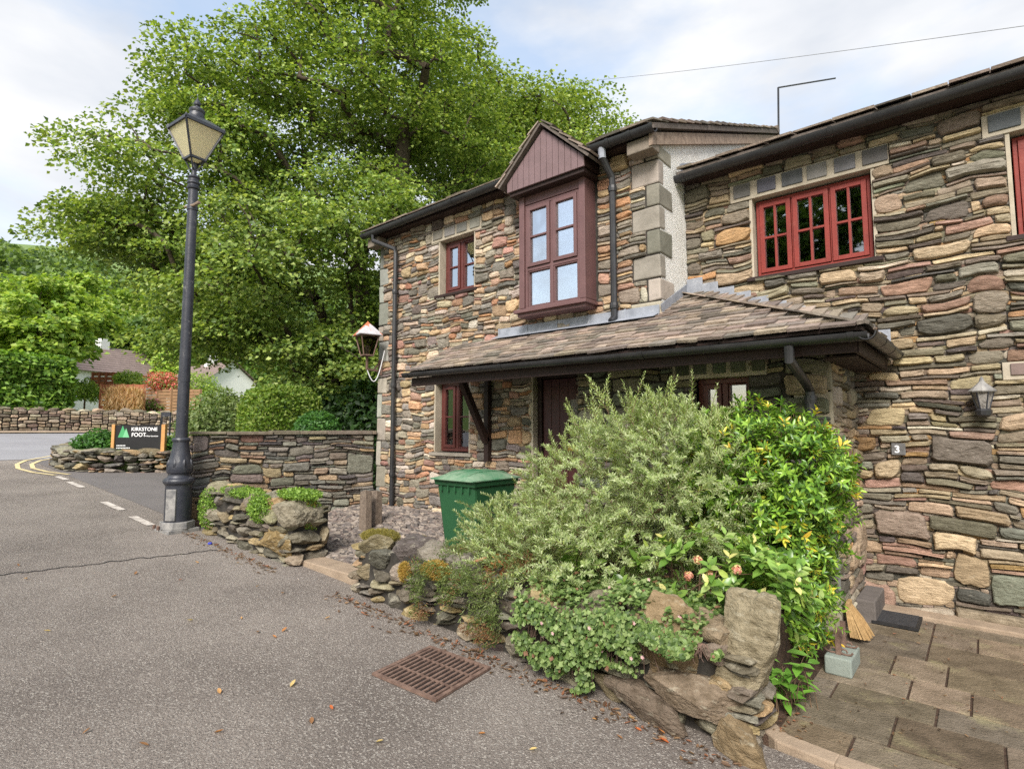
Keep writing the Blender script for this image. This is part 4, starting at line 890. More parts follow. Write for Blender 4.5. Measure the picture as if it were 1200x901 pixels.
for k in range(3): MB().tube([(bx - .16 + k * .16, by - .3 + .05 * t, bz + .832 + .07 * (1 - (abs((-.3 + .05 * t + .0) / .37)) ** 3) * (1 if k == 1 else .93)) for t in range(13)], .009, 6).build('lid_rib', M_BINLID, ld, smooth=True)
MB().tube([(bx - .2, by + .36, bz + .80), (bx + .2, by + .36, bz + .80)], .016, 8).build('handle', M_BIN, bn, smooth=True)
for s in (-1, 1): MB().tube([(bx + s * .24, by + .3, bz + .1), (bx + s * .29, by + .3, bz + .1)], .1, 16).build('wheel', M_RUBBER, bn, smooth=True)

# wooden posts
for k, (px_, py_, dd, h) in enumerate(((428, 625, 6.95, .50), (440, 622, 7.15, .44))):
    p = dep(px_, py_, dd); z0 = bedz(p.x, p.y) - .05; r = random.Random(k + 3); w = .07
    mb = MB(); top = z0 + h + .05; vs = [(p.x + a * w + r.uniform(-.008, .008), p.y + b * w * .7, z0) for a, b in ((-1, -1), (1, -1), (1, 1), (-1, 1))] + [(p.x + a * w * .92 + r.uniform(-.012, .012), p.y + b * w * .66, top + r.uniform(-.02, .03)) for a, b in ((-1, -1), (1, -1), (1, 1), (-1, 1))]
    mb.add(vs, [(3, 2, 1, 0), (4, 5, 6, 7), (0, 1, 5, 4), (1, 2, 6, 5), (2, 3, 7, 6), (3, 0, 4, 7)]); tag(mb.build('wooden_post', M_POST, bevel=.008), ['taller split grey wooden post on the slate chippings', 'shorter grey wooden post beside the taller split post'][k], 'post', 'wooden posts on the chippings')

# street lamp
lx, ly, lz = -7.7, 2.66, g(-7.7); lp = thing('street_lamp', 'tall black cast iron street lamp with square frosted lantern', 'street lamp', (lx, ly, lz))
yawl = YAW + pi / 2
def sq(mb, h0, h1, z0, z1, rot): mb.lathe((lx, ly, 0), [(h0 * sqrt(2), z0), (h1 * sqrt(2), z1)], 4, rot=rot)
mb = MB(); mb.lathe((lx, ly, lz), [(.26, -.02), (.26, .035)], 4, rot=.9); mb.lathe((lx, ly, lz), [(.2, .035), (.195, .12)], 8, rot=.2); mb.build('base_plate', M_IRONBASE, lp, bevel=.006)
MB().lathe((lx, ly, lz), [(.15, .12), (.15, .56), (.16, .575), (.175, .59), (.18, .615), (.172, .64), (.14, .655), (.125, .68), (.125, .70), (.14, .715), (.146, .74), (.145, .80), (.13, .86), (.115, .92), (.1, .99), (.092, 1.06), (.09, 1.10), (.102, 1.105), (.104, 1.125), (.095, 1.14), (.074, 1.15)], 24).build('base_casting', M_IRON, lp, smooth=True)
db = MB(); aD = math.atan2(-ly, -lx) + .35
Mx = Matrix.Translation((lx, ly, lz)) @ Matrix.Rotation(aD - .9, 4, 'Z'); db.box(.13, .158, -.06, .06, .14, .52, M=Mx); db.build('access_door', M_IRONBASE, lp, bevel=.005)
for k in range(8):
    a = 2 * pi * k / 8; Mx = Matrix.Translation((lx, ly, lz)) @ Matrix.Rotation(a, 4, 'Z'); MB().lathe(Mx @ Vector((.128, 0, .82)), [(.004, -.06), (.022, -.03), (.026, 0), (.02, .03), (.004, .06)], 6).build('leaf_boss', M_IRON, lp, smooth=True)
for s in (-1, 1): MB().lathe((lx - .1 + s * .07, ly - .2, lz + .03), [(.018, 0), (.018, .04), (.01, .05)], 6).build('anchor_bolt', M_RUST, lp)
MB().lathe((lx, ly, lz), [(.068, 1.14), (.064, 2.6), (.056, 4.36)], 20).build('column', M_IRON, lp, smooth=True)
MB().lathe((lx, ly, lz), [(.056, 4.36), (.074, 4.37), (.078, 4.395), (.066, 4.41), (.066, 4.425), (.078, 4.44), (.078, 4.46), (.062, 4.475), (.062, 4.50), (.074, 4.52), (.06, 4.545), (.03, 4.56), (.026, 4.72)], 20).build('column_collar', M_IRON, lp, smooth=True)
cl2 = MB().lathe((lx, ly, lz), [(.062, 4.08), (.066, 4.085), (.066, 4.13), (.062, 4.135)], 16).build('ladder_clamp', M_IRON, lp, smooth=True)
v = Vector((sin(YAW), -cos(YAW), 0)); c0 = Vector((lx, ly, lz + 4.13)); MB().tube([c0 - v * .1, c0 + v * .06 - Vector((cos(YAW), sin(YAW), 0)) * .07, c0 + v * .14 - Vector((cos(YAW), sin(YAW), 0)) * .09 + Z_ * .03], [.014, .018, .022], 8).build('ladder_bar', M_GREYWOOD, cl2, smooth=True)
rotl = math.atan2(-ly, -lx) - radians(20); zb_, zt_ = 5.07, 5.47
MB().lathe((lx, ly, 0), [(.12, zb_ + .005), (.33, zt_)], 4, rot=rotl).build('lantern_glass', M_FROST, lp)
cg = MB(); cor = lambda r, z, k: Vector((lx + r * cos(rotl + k * pi / 2), ly + r * sin(rotl + k * pi / 2), z))
for k in range(4):
    cg.bar(cor(.128, zb_, k), cor(.338, zt_, k), .022); cg.bar(cor(.128, zb_, k), cor(.128, zb_, k + 1), .028); cg.bar(cor(.34, zt_ + .005, k), cor(.34, zt_ + .005, k + 1), .03)
    cg.tube([(lx, ly, zb_ - .16), cor(.06, zb_ - .12, k), cor(.1, zb_ - .04, k), cor(.128, zb_, k)], .011, 6)
cg.build('lantern_frame', M_IRON, lp)
MB().lathe((lx, ly, 0), [(.36, zt_ + .012), (.36, zt_ + .03), (.17, zt_ + .14), (.1, zt_ + .17)], 4, rot=rotl).build('lantern_roof', M_IRON, lp)
MB().lathe((lx, ly, zt_), [(.09, .15), (.092, .2), (.085, .23), (.095, .25), (.095, .275), (.07, .3), (.03, .315), (.025, .33), (.04, .35), (.042, .375), (.03, .40), (.012, .43), (.003, .465)], 16).build('finial', M_IRON, lp, smooth=True)
st = MB(); 
st = MB().lathe((lx, ly, lz), [(.0685, 1.85), (.0685, 1.95)], 20).build('sticker_band', M_IRON, lp)
for k in range(4):
    c = cor(.34, zt_ + .01, k); MB().lathe(c, [(.012, 0), (.018, .02), (.004, .05)], 6).build('corner_knob', M_IRON, lp)

# sign in its planter
D_ = 12.6
b0, b1 = dep(136, 498, D_), dep(190, 498, D_); zb2 = dep(136, 528, D_).z; rx = (b1 - b0).to_2d().to_3d().normalized(); W_ = (b1 - b0).length; Ht = b0.z - zb2
R4 = Matrix(((rx.x, rx.y, 0, b0.x), (rx.y, -rx.x, 0, b0.y), (0, 0, 1, zb2), (0, 0, 0, 1)))
R4 = Matrix(((rx.x, -rx.y, 0, b0.x), (rx.y, rx.x, 0, b0.y), (0, 0, 1, zb2), (0, 0, 0, 1)))
sg = thing('sign', 'black sign board on oak posts with white lettering and green mountain logo', 'sign', (b0.x, b0.y, .8))
MB().box(0, W_, 0, .03, 0, Ht, M=R4).build('board', M_SIGN, sg)
for a, b in ((-.075, -.005), (W_ + .005, W_ + .09)): MB().box(a, b, -.03, .06, -.5, Ht + .015, M=R4).build('post', M_OAK, sg, bevel=.005)
mb = MB(); 
for pts, m, dz in ((((.06, .30), (.16, .57), (.27, .30)), M_SIGNG, .004), (((.17, .30), (.24, .51), (.32, .30)), M_SIGNG2, .007)):
    s = W_ / 1.05; MB().add([R4 @ Vector((x * s, -dz, z * s)) for x, z in pts], [(0, 1, 2)]).build('logo_peak', m, sg)
rz = math.atan2(rx.y, rx.x); s = W_ / 1.05
def stext(t, x, z, size, bold=.004): text('lettering', t, size * s, M_SIGNW, sg, R4 @ Vector((x * s, -.004, z * s)), rz, bold)
stext('KIRKSTONE', .355, .45, .112, .0018); stext('FOOT', .365, .32, .122, .0018)
stext('Holiday Apartments', .68, .32, .036, .0008)
for z in (.105, .05):
    for k in range(9 if z < .1 else 6): MB().box(.04 * s + k * .035 * s, (.04 + .024) * s + k * .035 * s, -.004, -.001, z * s, (z + .022) * s, M=R4).build('small_print', M_SIGNW, sg)
# empty black frame beside the sign
fq0 = dep(191, 530, 13.0); fm = thing('metal_frame', 'thin black upright metal frame behind the sign post', 'frame', (fq0.x, fq0.y, .7)); F0 = dep(190, 483, 13.0); F1 = dep(200, 483, 13.0); zt2 = F0.z
MB().bar((F0.x, F0.y, .6), (F0.x, F0.y, zt2), .03).build('upright', M_IRON, fm); MB().bar((F1.x, F1.y, .6), (F1.x, F1.y, zt2), .03).build('upright', M_IRON, fm); MB().bar((F0.x, F0.y, zt2 - .05), (F1.x, F1.y, zt2 - .05), .03, .1).build('top_panel', M_IRON, fm)
# planter wall: loop of stacked stone
pl = thing('planter_wall', 'low curved dry stone planter wall around the black sign', 'wall', (-15, 3.6, .65)); rng = random.Random(91)
path = [Vector(p) for p in ((-13.75, 5.6, 0), (-14.0, 4.9, 0), (-14.5, 4.0, 0), (-14.95, 3.4, 0), (-15.4, 3.12, 0), (-15.9, 3.05, 0), (-16.6, 3.15, 0), (-17.3, 3.5, 0), (-17.8, 4.1, 0), (-18.0, 5.0, 0), (-17.9, 6.2, 0))]
cum = [0]
for a, b in zip(path, path[1:]): cum.append(cum[-1] + (b - a).length)
def at(s):
    for i in range(len(path) - 1):
        if s <= cum[i + 1] or i == len(path) - 2: t = (s - cum[i]) / (cum[i + 1] - cum[i]); return path[i].lerp(path[i + 1], t), (path[i + 1] - path[i]).normalized()
for s in pack(rng, cum[-1], .52, [], dist_low):
    p, d = at((s[0] + s[2]) / 2); n = Vector((d.y, -d.x, 0)); z = g(p.x) - .05 + (s[1] + s[3]) / 2
    put_boulder('stone', pl, rng, p - n * .04 + Z_ * z, ((s[2] - s[0]) * 1.05, .3, (s[3] - s[1]) * 1.08), pal(rng, 'G'), (0, rng.uniform(-.08, .08), math.atan2(d.y, d.x)), 2, .07, 3.2)
for k in range(26):
    p, d = at(cum[-1] * (k + .5) / 26); put_boulder('coping_stone', pl, rng, p + Z_ * (g(p.x) + .43 + rng.uniform(-.02, .04)), (rng.uniform(.4, .6), .34, rng.uniform(.1, .2)), pal(rng, 'L'), (rng.uniform(-.1, .1), rng.uniform(-.15, .15), math.atan2(d.y, d.x)), 2, .08, 3)
inner = [p + (Vector((-15.9, 5.2, 0)) - p).normalized() * .12 for p in path] + [Vector((-16, 12, 0)), Vector((-13.9, 12, 0))]
MB().prism([(p.x, p.y) for p in inner], 'z', .3, 1.1).build('soil', M_GRASS, pl)

# boot scraper on its block, mat, broom head, step
bs_ = thing('boot_scraper', 'rusty scrolled iron boot scraper on a grey concrete block', 'boot scraper', (-.77, 4.17, PZ))
MB().box(-.84, -.69, 4.03, 4.33, PZ, PZ + .11).build('block', mat('grey_block', lin((132, 140, 132)), .9, spots=lin((110, 118, 110)), scale=9, bump=.3), bs_, bevel=.01)
for yy in (4.1, 4.26):
    up = MB().box(-.785, -.755, yy - .012, yy + .012, PZ + .11, PZ + .27); 
    for s in (-1, 1): up.tube([(-.77 + s * (.02 + .03 * (t / 8)) + s * .028 * cos(t * .8), yy, PZ + .128 + .022 * sin(t * .8) * (1 - t / 14)) for t in range(10)], .006, 6)
    up.build('upright', M_RUST, bs_)
MB().box(-.778, -.762, 4.1, 4.26, PZ + .2, PZ + .225).build('blade', M_RUST, bs_)
mt = thing('door_mat', 'black rubber door mat with open grid lying by the stone step', 'mat', (-.6, 5.53, PZ)); z = PZ + .006
fm_ = MB(); x0, x1, y0, y1 = -.75, -.45, 5.27, 5.76
for a in ((x0, x1, y0, y0 + .02), (x0, x1, y1 - .02, y1), (x0, x0 + .02, y0 + .02, y1 - .02), (x1 - .02, x1, y0 + .02, y1 - .02)): fm_.box(*a, z, z + .02)
fm_.box(x0 + .02, x1 - .02, y0 + .02, y1 - .02, z - .002, z + .002); fm_.build('mat_frame', M_RUBBER, mt)
for k in range(11): MB().box(x0 + .021, x1 - .021, y0 + .03 + k * .04, y0 + .044 + k * .04, z + .003, z + .022).build('mat_bar', M_MAT, mt)
for k in range(7): MB().box(x0 + .03 + k * .037, x0 + .038 + k * .037, y0 + .021, y1 - .021, z + .004, z + .0165).build('mat_rib', M_MAT, mt)
bm_ = thing('broom_head', 'tan bristle broom head leaning on the porch pier', 'broom', (-.8, 4.75, PZ)); r = random.Random(2); c0 = Vector((-.83, 4.84, PZ + .25)); bb = MB()
for k in range(170):
    a = r.uniform(-1, 1); b = r.uniform(-1, 1); e = Vector((-.74 + .045 * b + .02 * a, 4.78 + a * .085, PZ + .02 + .02 * abs(a))); s = c0 + Vector((.012 * b, a * .05, -.02)); bb.tube([s, s.lerp(e, .5) + Vector((0, a * .012, .01)), e], [.004, .0045, .003], 4, cap=False)
bb.build('bristles', M_STRAW, bm_); MB().box(-.845, -.815, 4.78, 4.9, PZ + .22, PZ + .26).build('head', M_STRAW, bm_, bevel=.008)

# overhead cable
q = [onY(-60, 262, 30), onY(640, 93, 24), onY(1300, 15, 18)]
pts = []
for i in range(31):
    t = i / 30; a = q[0].lerp(q[1], t * 2) if t < .5 else q[1].lerp(q[2], t * 2 - 1); pts.append(a)
q1, q2 = onY(560, 104, 20), onY(1320, 14, 14); pts = [q1.lerp(q2, i / 20) - Z_ * (.4 * sin(pi * i / 20) * .6) for i in range(21)]
tag(MB().tube(pts, .007, 5).build('overhead_cable', M_WIRE, smooth=True), 'thin overhead cable crossing the sky above the cottage roofs', 'cable')

# ------------------------------------------------------------------ far side of the main road
fw = thing('roadside_wall', 'long pale dry stone wall along the far side of the main road', 'wall', (-33.6, 8, g(-33.6)))
for seg in range(3):
    ya = -14 + seg * 12; top = 1.15 - .06 * seg
    fc = wall_core('wall_core', fw, (-33.5, ya, g(-33.5) - .1), Y_, Z_, X_, 12, top, [], t=.45)
    rubble(fc, 101 + seg, (-33.5, ya, g(-33.5) - .1), Y_, Z_, X_, 12, top, [], dist_far, 'F', 0, proud=(.03, .08), gap=.02)
rng = random.Random(7)
for k in range(60): put_boulder('coping_stone', fw, rng, (-33.7, -13.8 + k * .6, g(-33.5) + 1.05 + rng.uniform(-.04, .06) - .05 * ((k * .6) // 12)), (.5, .62, .3), pal(rng, 'F'), (0, 0, rng.uniform(-.3, .3)), 2, .08)
gz = g(-40) + 1.1
def house(name, label, pw_, depthd, rot, L_, Wd, Hw, Hr, wins=True, mroof=None):
    t = thing(name, label, 'house', pw_, 'houses across the main road'); M = Matrix.Translation(pw_) @ Matrix.Rotation(rot, 4, 'Z')
    MB().box(-L_ / 2, L_ / 2, -Wd / 2, Wd / 2, -1.5, Hw, M=M).build('wall', M_WHITEWALL, t)
    for s in (-1, 1): MB().add([M @ Vector(v) for v in ((s * L_ / 2, -Wd / 2, Hw), (s * L_ / 2, Wd / 2, Hw), (s * L_ / 2, 0, Hw + Hr))], [(0, 1, 2)]).build('gable', M_WHITEWALL, t)
    for s in (-1, 1):
        sl = MB(); o = .35; n = 12
        for k in range(n):
            a, b = k / n, (k + 1) / n; y0 = s * (Wd / 2 + o) * (1 - a); y1 = s * (Wd / 2 + o) * (1 - b); zz = lambda y: Hw + Hr * (1 - abs(y) / (Wd / 2))
            sl.add([M @ Vector(v) for v in ((-L_ / 2 - o, y0, zz(y0) + .1), (L_ / 2 + o, y0, zz(y0) + .1), (L_ / 2 + o, y1, zz(y1) + .05), (-L_ / 2 - o, y1, zz(y1) + .05), (-L_ / 2 - o, y0, zz(y0) + .03), (L_ / 2 + o, y0, zz(y0) + .03))], [(0, 1, 2, 3), (0, 4, 5, 1)])
        sl.build('roof', mroof or M_TILE, t)
    if wins:
        for x in (-L_ * .3, 0, L_ * .3):
            for s in (-1, 1): MB().box(x - .55, x + .55, s * Wd / 2 - .03, s * Wd / 2 + .03, Hw * .35, Hw * .8, M=M).build('window', M_DARKROOM, t)
        for s in (-1, 1):
            MB().box(s * L_ / 2 - .03, s * L_ / 2 + .03, -.5, .5, Hw * .35, Hw * .8, M=M).build('window', M_DARKROOM, t)
    MB().box(-.35, .35, -.35, .35, Hw + Hr - .4, Hw + Hr + .7, M=M).build('chimney', M_WHITEWALL, t)
h1 = dep(118, 440, 46); house('house', 'white rendered house with brown tiled roof behind the clipped hedge', (h1.x, h1.y, 3.2), 0, YAW - radians(20), 9, 7.5, 2.9, 2.3)
h2 = dep(190, 455, 52); house('house', 'low house with wide brown tiled roof beyond the timber fences', (h2.x, h2.y, 2.4), 0, YAW - radians(35), 11, 8, 2.4, 2.2)
h3 = dep(246, 462, 42); house('house', 'white gabled house with small brown roof half hidden by the maple', (h3.x, h3.y, 2.3), 0, YAW + radians(55), 6, 5, 2.2, 2.0)
def fence(name, label, pa, pb, D, z_top_px, z_bot_px, n, m, along=None):
    a, b = dep(pa, z_bot_px, D), dep(pb, z_bot_px, D); zt = dep(pa, z_top_px, D).z; t = thing(name, label, 'fence', (a.x, a.y, a.z)); zb = a.z - .4
    for k in range(n): MB().bar((a.x, a.y, zb + (zt - zb) * (k + .5) / n), (b.x, b.y, zb + (zt - zb) * (k + .5) / n), .03, (zt - zb) / n * .82).build('slat', m, t)
    for k in range(5): p = a.lerp(b, k / 4); MB().box(p.x - .06, p.x + .06, p.y - .06, p.y + .06, zb - .6, zt).build('post', m, t)
fence('timber_fence', 'weathered horizontal slat fence below the pink rose bush', 167, 234, 33, 456, 481, 9, M_FENCE)
fence('timber_fence', 'reddish brown timber panel fence beside the dried grasses', 117, 168, 32, 450, 479, 6, M_FENCERED)
fence('timber_fence', 'short red timber trellis boards in front of the white house', 108, 140, 35, 436, 449, 4, M_FENCERED)

# ------------------------------------------------------------------ vegetation
def unit(v): return v / np.maximum(1e-9, np.linalg.norm(v, axis=1))[:, None]
def kites(P, A, N, L_, W, fold=.25):
    """folded kite leaves: P base, A axis, N normal, L_ length, W width"""
    A = unit(A); B = unit(np.cross(A, N)); N2 = np.cross(B, A); n = len(P); V = np.empty((n, 4, 3)); L1 = L_[:, None]; W1 = W[:, None]
    V[:, 0] = P; V[:, 1] = P + A * L1 * .45 + B * W1 * .5 + N2 * W1 * fold; V[:, 2] = P + A * L1; V[:, 3] = P + A * L1 * .45 - B * W1 * .5 + N2 * W1 * fold
    i = np.arange(n)[:, None] * 4; F = np.concatenate([i + np.array([[0, 2, 1]]), i + np.array([[0, 3, 2]])], 0); return V.reshape(-1, 3), F, 4
def ovals(P, A, N, L_, W, fold=.18, bend=.25):
    """leaf with midrib: 8 vertices, 6 triangles"""
    A = unit(A); B = unit(np.cross(A, N)); N2 = np.cross(B, A); n = len(P); V = np.empty((n, 8, 3)); L1 = L_[:, None]; W1 = W[:, None]
    def pt(t, s, z): return P + A * L1 * t + B * W1 * s + N2 * (W1 * abs(s) * fold * 2 - L1 * bend * t * t + z)
    for k, (t, s) in enumerate(((0, 0), (.3, .42), (.3, 0), (.3, -.42), (.68, .38), (.68, 0), (.68, -.38), (1, 0))): V[:, k] = pt(t, s, 0)
    T = np.array([[0, 2, 1], [0, 3, 2], [1, 2, 5], [1, 5, 4], [2, 3, 6], [2, 6, 5], [4, 5, 7], [5, 6, 7]]); F = (np.arange(n)[:, None, None] * 8 + T[None]).reshape(-1, 3); return V.reshape(-1, 3), F, 8
def rounds(P, N, R, rg):
    """scalloped round leaves: 9-vertex fans"""
    n = len(P); A = unit(np.cross(N, rg.normal(size=(n, 3)))); B = unit(np.cross(N, A)); N = unit(N); V = np.empty((n, 9, 3)); V[:, 0] = P
    for k in range(8):
        a = 2 * pi * k / 8; rr = R * (1.0 if k % 2 else .78) * (.5 if k == 0 else 1); V[:, k + 1] = P + A * (rr * cos(a))[:, None] + B * (rr * sin(a))[:, None] + N * (R * .22)[:, None]
    T = np.array([[0, k + 1, (k + 1) % 8 + 1] for k in range(8)]); return V.reshape(-1, 3), (np.arange(n)[:, None, None] * 9 + T[None]).reshape(-1, 3), 9
def leafobj(name, geo, cols, parent=None, m=None, smooth=False, kind=None):
    V, F, k = geo; me = np_mesh(name, V, F, np.repeat(cols, k, axis=0), smooth); o = put(me, name, m or M_LEAF, parent)
    if kind: tag(o, kind=kind)
    return o
def mixcol(rg, n, cols, w=None, var=.12):
    C = np.array([lin(c) for c in cols]); w = None if w is None else np.array(w) / sum(w); c = C[rg.choice(len(C), n, p=w)]; return np.clip(c * rg.uniform(1 - var, 1 + var, (n, 1)), 0, 1)
def tubes_np(segs, n=5):
    """segs: list of (p, q, rp, rq) -> one mesh of tapered tubes"""
    P = np.array([s[0] for s in segs]); Q = np.array([s[1] for s in segs]); a = np.array([s[2] for s in segs]); b = np.array([s[3] for s in segs]); D = unit(Q - P)
    X = unit(np.cross(D, np.where(np.abs(D[:, 2:3]) > .9, [[1., 0, 0]], [[0, 0, 1.]]))); Y = np.cross(D, X); m = len(segs); V = np.empty((m, 2 * n, 3))
    for k in range(n):
        t = 2 * pi * k / n; e = X * cos(t) + Y * sin(t); V[:, k] = P + e * a[:, None]; V[:, n + k] = Q + e * b[:, None]
    T = np.array([[k, (k + 1) % n, n + (k + 1) % n, n + k] for k in range(n)]); return V.reshape(-1, 3), (np.arange(m)[:, None, None] * 2 * n + T[None]).reshape(-1, 4)
def sample_ell(rg, ells, n, lo=.0, pw=.5):
    w = np.array([e[2] if len(e) > 2 else e[1][0] * e[1][1] * e[1][2] for e in ells], float); w = w / w.sum(); k = rg.choice(len(ells), n, p=w); d = unit(rg.normal(size=(n, 3))); r = lo + (1 - lo) * rg.uniform(0, 1, n) ** pw
    C = np.array([e[0] for e in ells])[k]; R = np.array([e[1] for e in ells])[k]; return C + d * R * r[:, None], unit(d / R), k
def tree(name, label, base, ells, trunk, ntips, per, leaf, cols, seed, r0=.28, spray=.75, group=None, w=None, flat=.3, cat='tree', var=.16, zmin=None):
    rg = np.random.default_rng(seed); base = np.array(base, float); t = thing(name, label, cat, tuple(base), group)
    tips, _, _ = sample_ell(rg, ells, ntips, .25, .42)
    if zmin is not None: tips = tips[tips[:, 2] > zmin]
    nodes = [base.copy()]; par = [-1]
    for q in trunk:
        q = np.array(q, float); p = nodes[-1]; m = max(2, int(np.linalg.norm(q - p) / .5))
        for i in range(1, m + 1): nodes.append(p + (q - p) * i / m + rg.normal(0, .03, 3)); par.append(len(nodes) - 2)
    first = max(2, int(len(nodes) * .3)); top = nodes[-1]
    order = np.argsort(np.min(np.linalg.norm(tips[:, None] - np.array(nodes)[None, first:], axis=2), axis=1)); ends = []
    for ti in order:
        q = tips[ti]; NN = np.array(nodes); d = np.linalg.norm(NN - q, axis=1) + np.maximum(0, NN[:, 2] - q[2] + .3) * .7; d[:first] += 50; i = int(np.argmin(d)); p = nodes[i]; D = np.linalg.norm(q - p); m = max(2, int(D / .45)); prev = i; mid = (p + q) / 2 + np.array([0, 0, .12 * D]) + rg.normal(0, .06 * D, 3)
        for k in range(1, m + 1):
            s = k / m; pt = (1 - s) ** 2 * p + 2 * s * (1 - s) * mid + s * s * q; nodes.append(pt); par.append(prev); prev = len(nodes) - 1
        ends.append(prev)
    cnt = np.zeros(len(nodes)); cnt[ends] = 1
    for i in range(len(nodes) - 1, 0, -1): cnt[par[i]] += cnt[i]
    rad = r0 * (np.maximum(cnt, 1) / cnt[0]) ** .48; rad = np.maximum(rad, .012); rad[0] *= 1.35
    segs = [(nodes[par[i]], nodes[i], min(rad[par[i]], rad[i] * 1.5 if cnt[i] < cnt[par[i]] * .6 else rad[par[i]]), rad[i]) for i in range(1, len(nodes))]
    nt = sum(1 for q in range(1, 2)); V, F = tubes_np(segs, 7); me = np_mesh('trunk', V, F, None, True); put(me, 'trunk', M_BARK, t)
    E_ = np.array([nodes[i] for i in ends]); n = len(E_); cc = E_.mean(0); 
    k = np.repeat(np.arange(n), per); m = len(k); out = unit((E_ - cc) * np.array([1, 1, .4])); R = rg.uniform(.7, 1.25, n) * spray
    a = rg.uniform(0, 2 * pi, m); rho = np.sqrt(rg.uniform(0, 1, m)) * R[k]; off = np.stack([np.cos(a) * rho, np.sin(a) * rho, rg.normal(0, flat * .35, m) * R[k] - .35 * rho ** 2 / R[k] ], 1)
    P = E_[k] + off + out[k] * (.15 * R[k])[:, None]; ax = np.stack([np.cos(a), np.sin(a), rg.normal(-.35, .35, m)], 1) + rg.normal(0, .45, (m, 3)); N = np.stack([rg.normal(0, .45, m), rg.normal(0, .45, m), np.ones(m)], 1) + out[k] * .45
    s = leaf * rg.uniform(.65, 1.25, m); C = mixcol(rg, m, cols, w, var) * rg.uniform(.85, 1.15, n)[k][:, None]
    leafobj('crown', kites(P, ax, N, s, s * .85), C, t); return t
def blob(parent, rg, ells, n, leaf, cols, w=None, lo=.82, jit=.5, m=None, name='foliage', aspect=.6, up=.3, var=.15, lump=0., zmin=None, kind=None):
    P, Nn, _ = sample_ell(rg, ells, n, lo, .7)
    if lump: P = P + Nn * (np.array([mnoise.noise(Vector(p) * lump[0]) for p in P]) * lump[1])[:, None]
    if zmin is not None: q = P[:, 2] > zmin; P, Nn = P[q], Nn[q]
    n = len(P); N = unit(Nn + rg.normal(0, jit, (n, 3)) + np.array([0, 0, up])); A = np.cross(N, rg.normal(size=(n, 3))) + Nn * .35; s = leaf * rg.uniform(.6, 1.3, n)
    return leafobj(name, kites(P, A, N, s, s * aspect), mixcol(rg, n, cols, w, var), parent, m, kind=kind)
def dc(x, y, D): v = dep(x, y, D); return (v.x, v.y, v.z)
GREENS = [(146, 163, 82), (126, 148, 70), (106, 130, 62), (166, 180, 100), (86, 110, 52)]
# the big maple beside the cottage and the tree behind it
gz_ = lambda x: g(x)
tb = (-11.2, 8.3, g(-11.2))
tree('maple_tree', 'huge broad maple with layered sprays of leaves beside the cottage', tb,
     [(dc(240, 235, 13.2), (2.6, 2.6, 2.3), 20), (dc(140, 262, 12.8), (1.2, 1.2, .7), 4), (dc(300, 130, 13.6), (2.2, 2.2, 1.9), 12), (dc(430, 85, 14.2), (2.6, 2.6, 2.7), 22), (dc(455, -30, 14.4), (2.5, 2.5, 2.2), 10), (dc(350, 320, 12.6), (2.9, 2.7, 1.7), 18), (dc(250, 380, 12.4), (1.7, 1.7, .7), 5), (dc(520, 190, 14.6), (2.2, 2.2, 1.7), 9), (dc(410, 420, 12.2), (1.6, 1.6, .9), 4), (dc(418, 240, 12.2), (1.3, 1.3, 1.1), 5)],
     [(-11.3, 8.2, 2.8), (-11.1, 8.4, 5.0), (-11.0, 8.6, 7.5), (-10.9, 8.6, 9.5)], 720, 215, .098, GREENS, 12, .34, .8, w=[4, 5, 4, 2, 4], flat=.28, var=.22)
tree('sycamore_tree', 'tall leafy sycamore rising behind the cottage roof', (-9.2, 17.0, g(-9.2)),
     [(dc(600, 190, 19), (3.2, 3.2, 2.6), 20), (dc(645, 170, 19.5), (2.6, 2.6, 2.2), 12), (dc(540, 120, 19), (2.4, 2.4, 2.0), 8), (dc(690, 205, 20), (1.5, 1.5, 1.6), 4)],
     [(-9.2, 17.0, 4), (-9.0, 17, 7), (-8.9, 17, 9.5)], 300, 190, .125, GREENS, 13, .3, .9, w=[4, 5, 3, 3, 2], flat=.45)
# garden behind the wall: topiary, round bush, loose bush
rg = np.random.default_rng(5)
t = thing('clipped_bush', 'clipped rounded green bush with flat sides behind the garden wall', 'bush', (-9.2, 4.75, .9), 'bushes behind the garden wall')
c1 = dc(329, 492, 9.3); e1 = [((c1[0], c1[1], 1.45), (.58, .58, .82))]
def boxy(P, c, r, e=4.): 
    q = (P - np.array(c)) / np.array(r); k = (np.abs(q) ** e).sum(1) ** (-1 / e) * np.linalg.norm(q, axis=1); return np.array(c) + q * k[:, None] * np.array(r)
P, Nn, _ = sample_ell(rg, e1, 15000, .86, .8); P = boxy(P, *e1[0]); N = unit(Nn + rg.normal(0, .6, P.shape)); s = .035 * rg.uniform(.6, 1.4, len(P)); leafobj('foliage', kites(P, np.cross(N, rg.normal(size=P.shape)) + Nn * .6, N, s * 1.6, s), mixcol(rg, len(P), [(104, 132, 44), (122, 146, 58), (84, 112, 40), (134, 150, 70)]), t)
MB().tube([(c1[0], c1[1], .3), (c1[0], c1[1], 1.5)], .06).build('stem', M_BARK, t)
t = thing('round_bush', 'small dark round leafy bush beside the clipped bush', 'bush', (-8.6, 5.1, .9), 'bushes behind the garden wall'); c2 = dc(372, 500, 8.9)
blob(t, rg, [((c2[0], c2[1], 1.42), (.38, .38, .42))], 6000, .06, [(74, 116, 52), (92, 134, 64), (58, 96, 44)], lo=.8); MB().tube([(c2[0], c2[1], .3), (c2[0], c2[1], 1.4)], .04).build('stem', M_BARK, t)
t = thing('loose_bush', 'loose grey green bush behind the lamp post end of the garden wall', 'bush', (-10.5, 4.2, .9), 'bushes behind the garden wall'); c3 = dc(272, 480, 10.6)
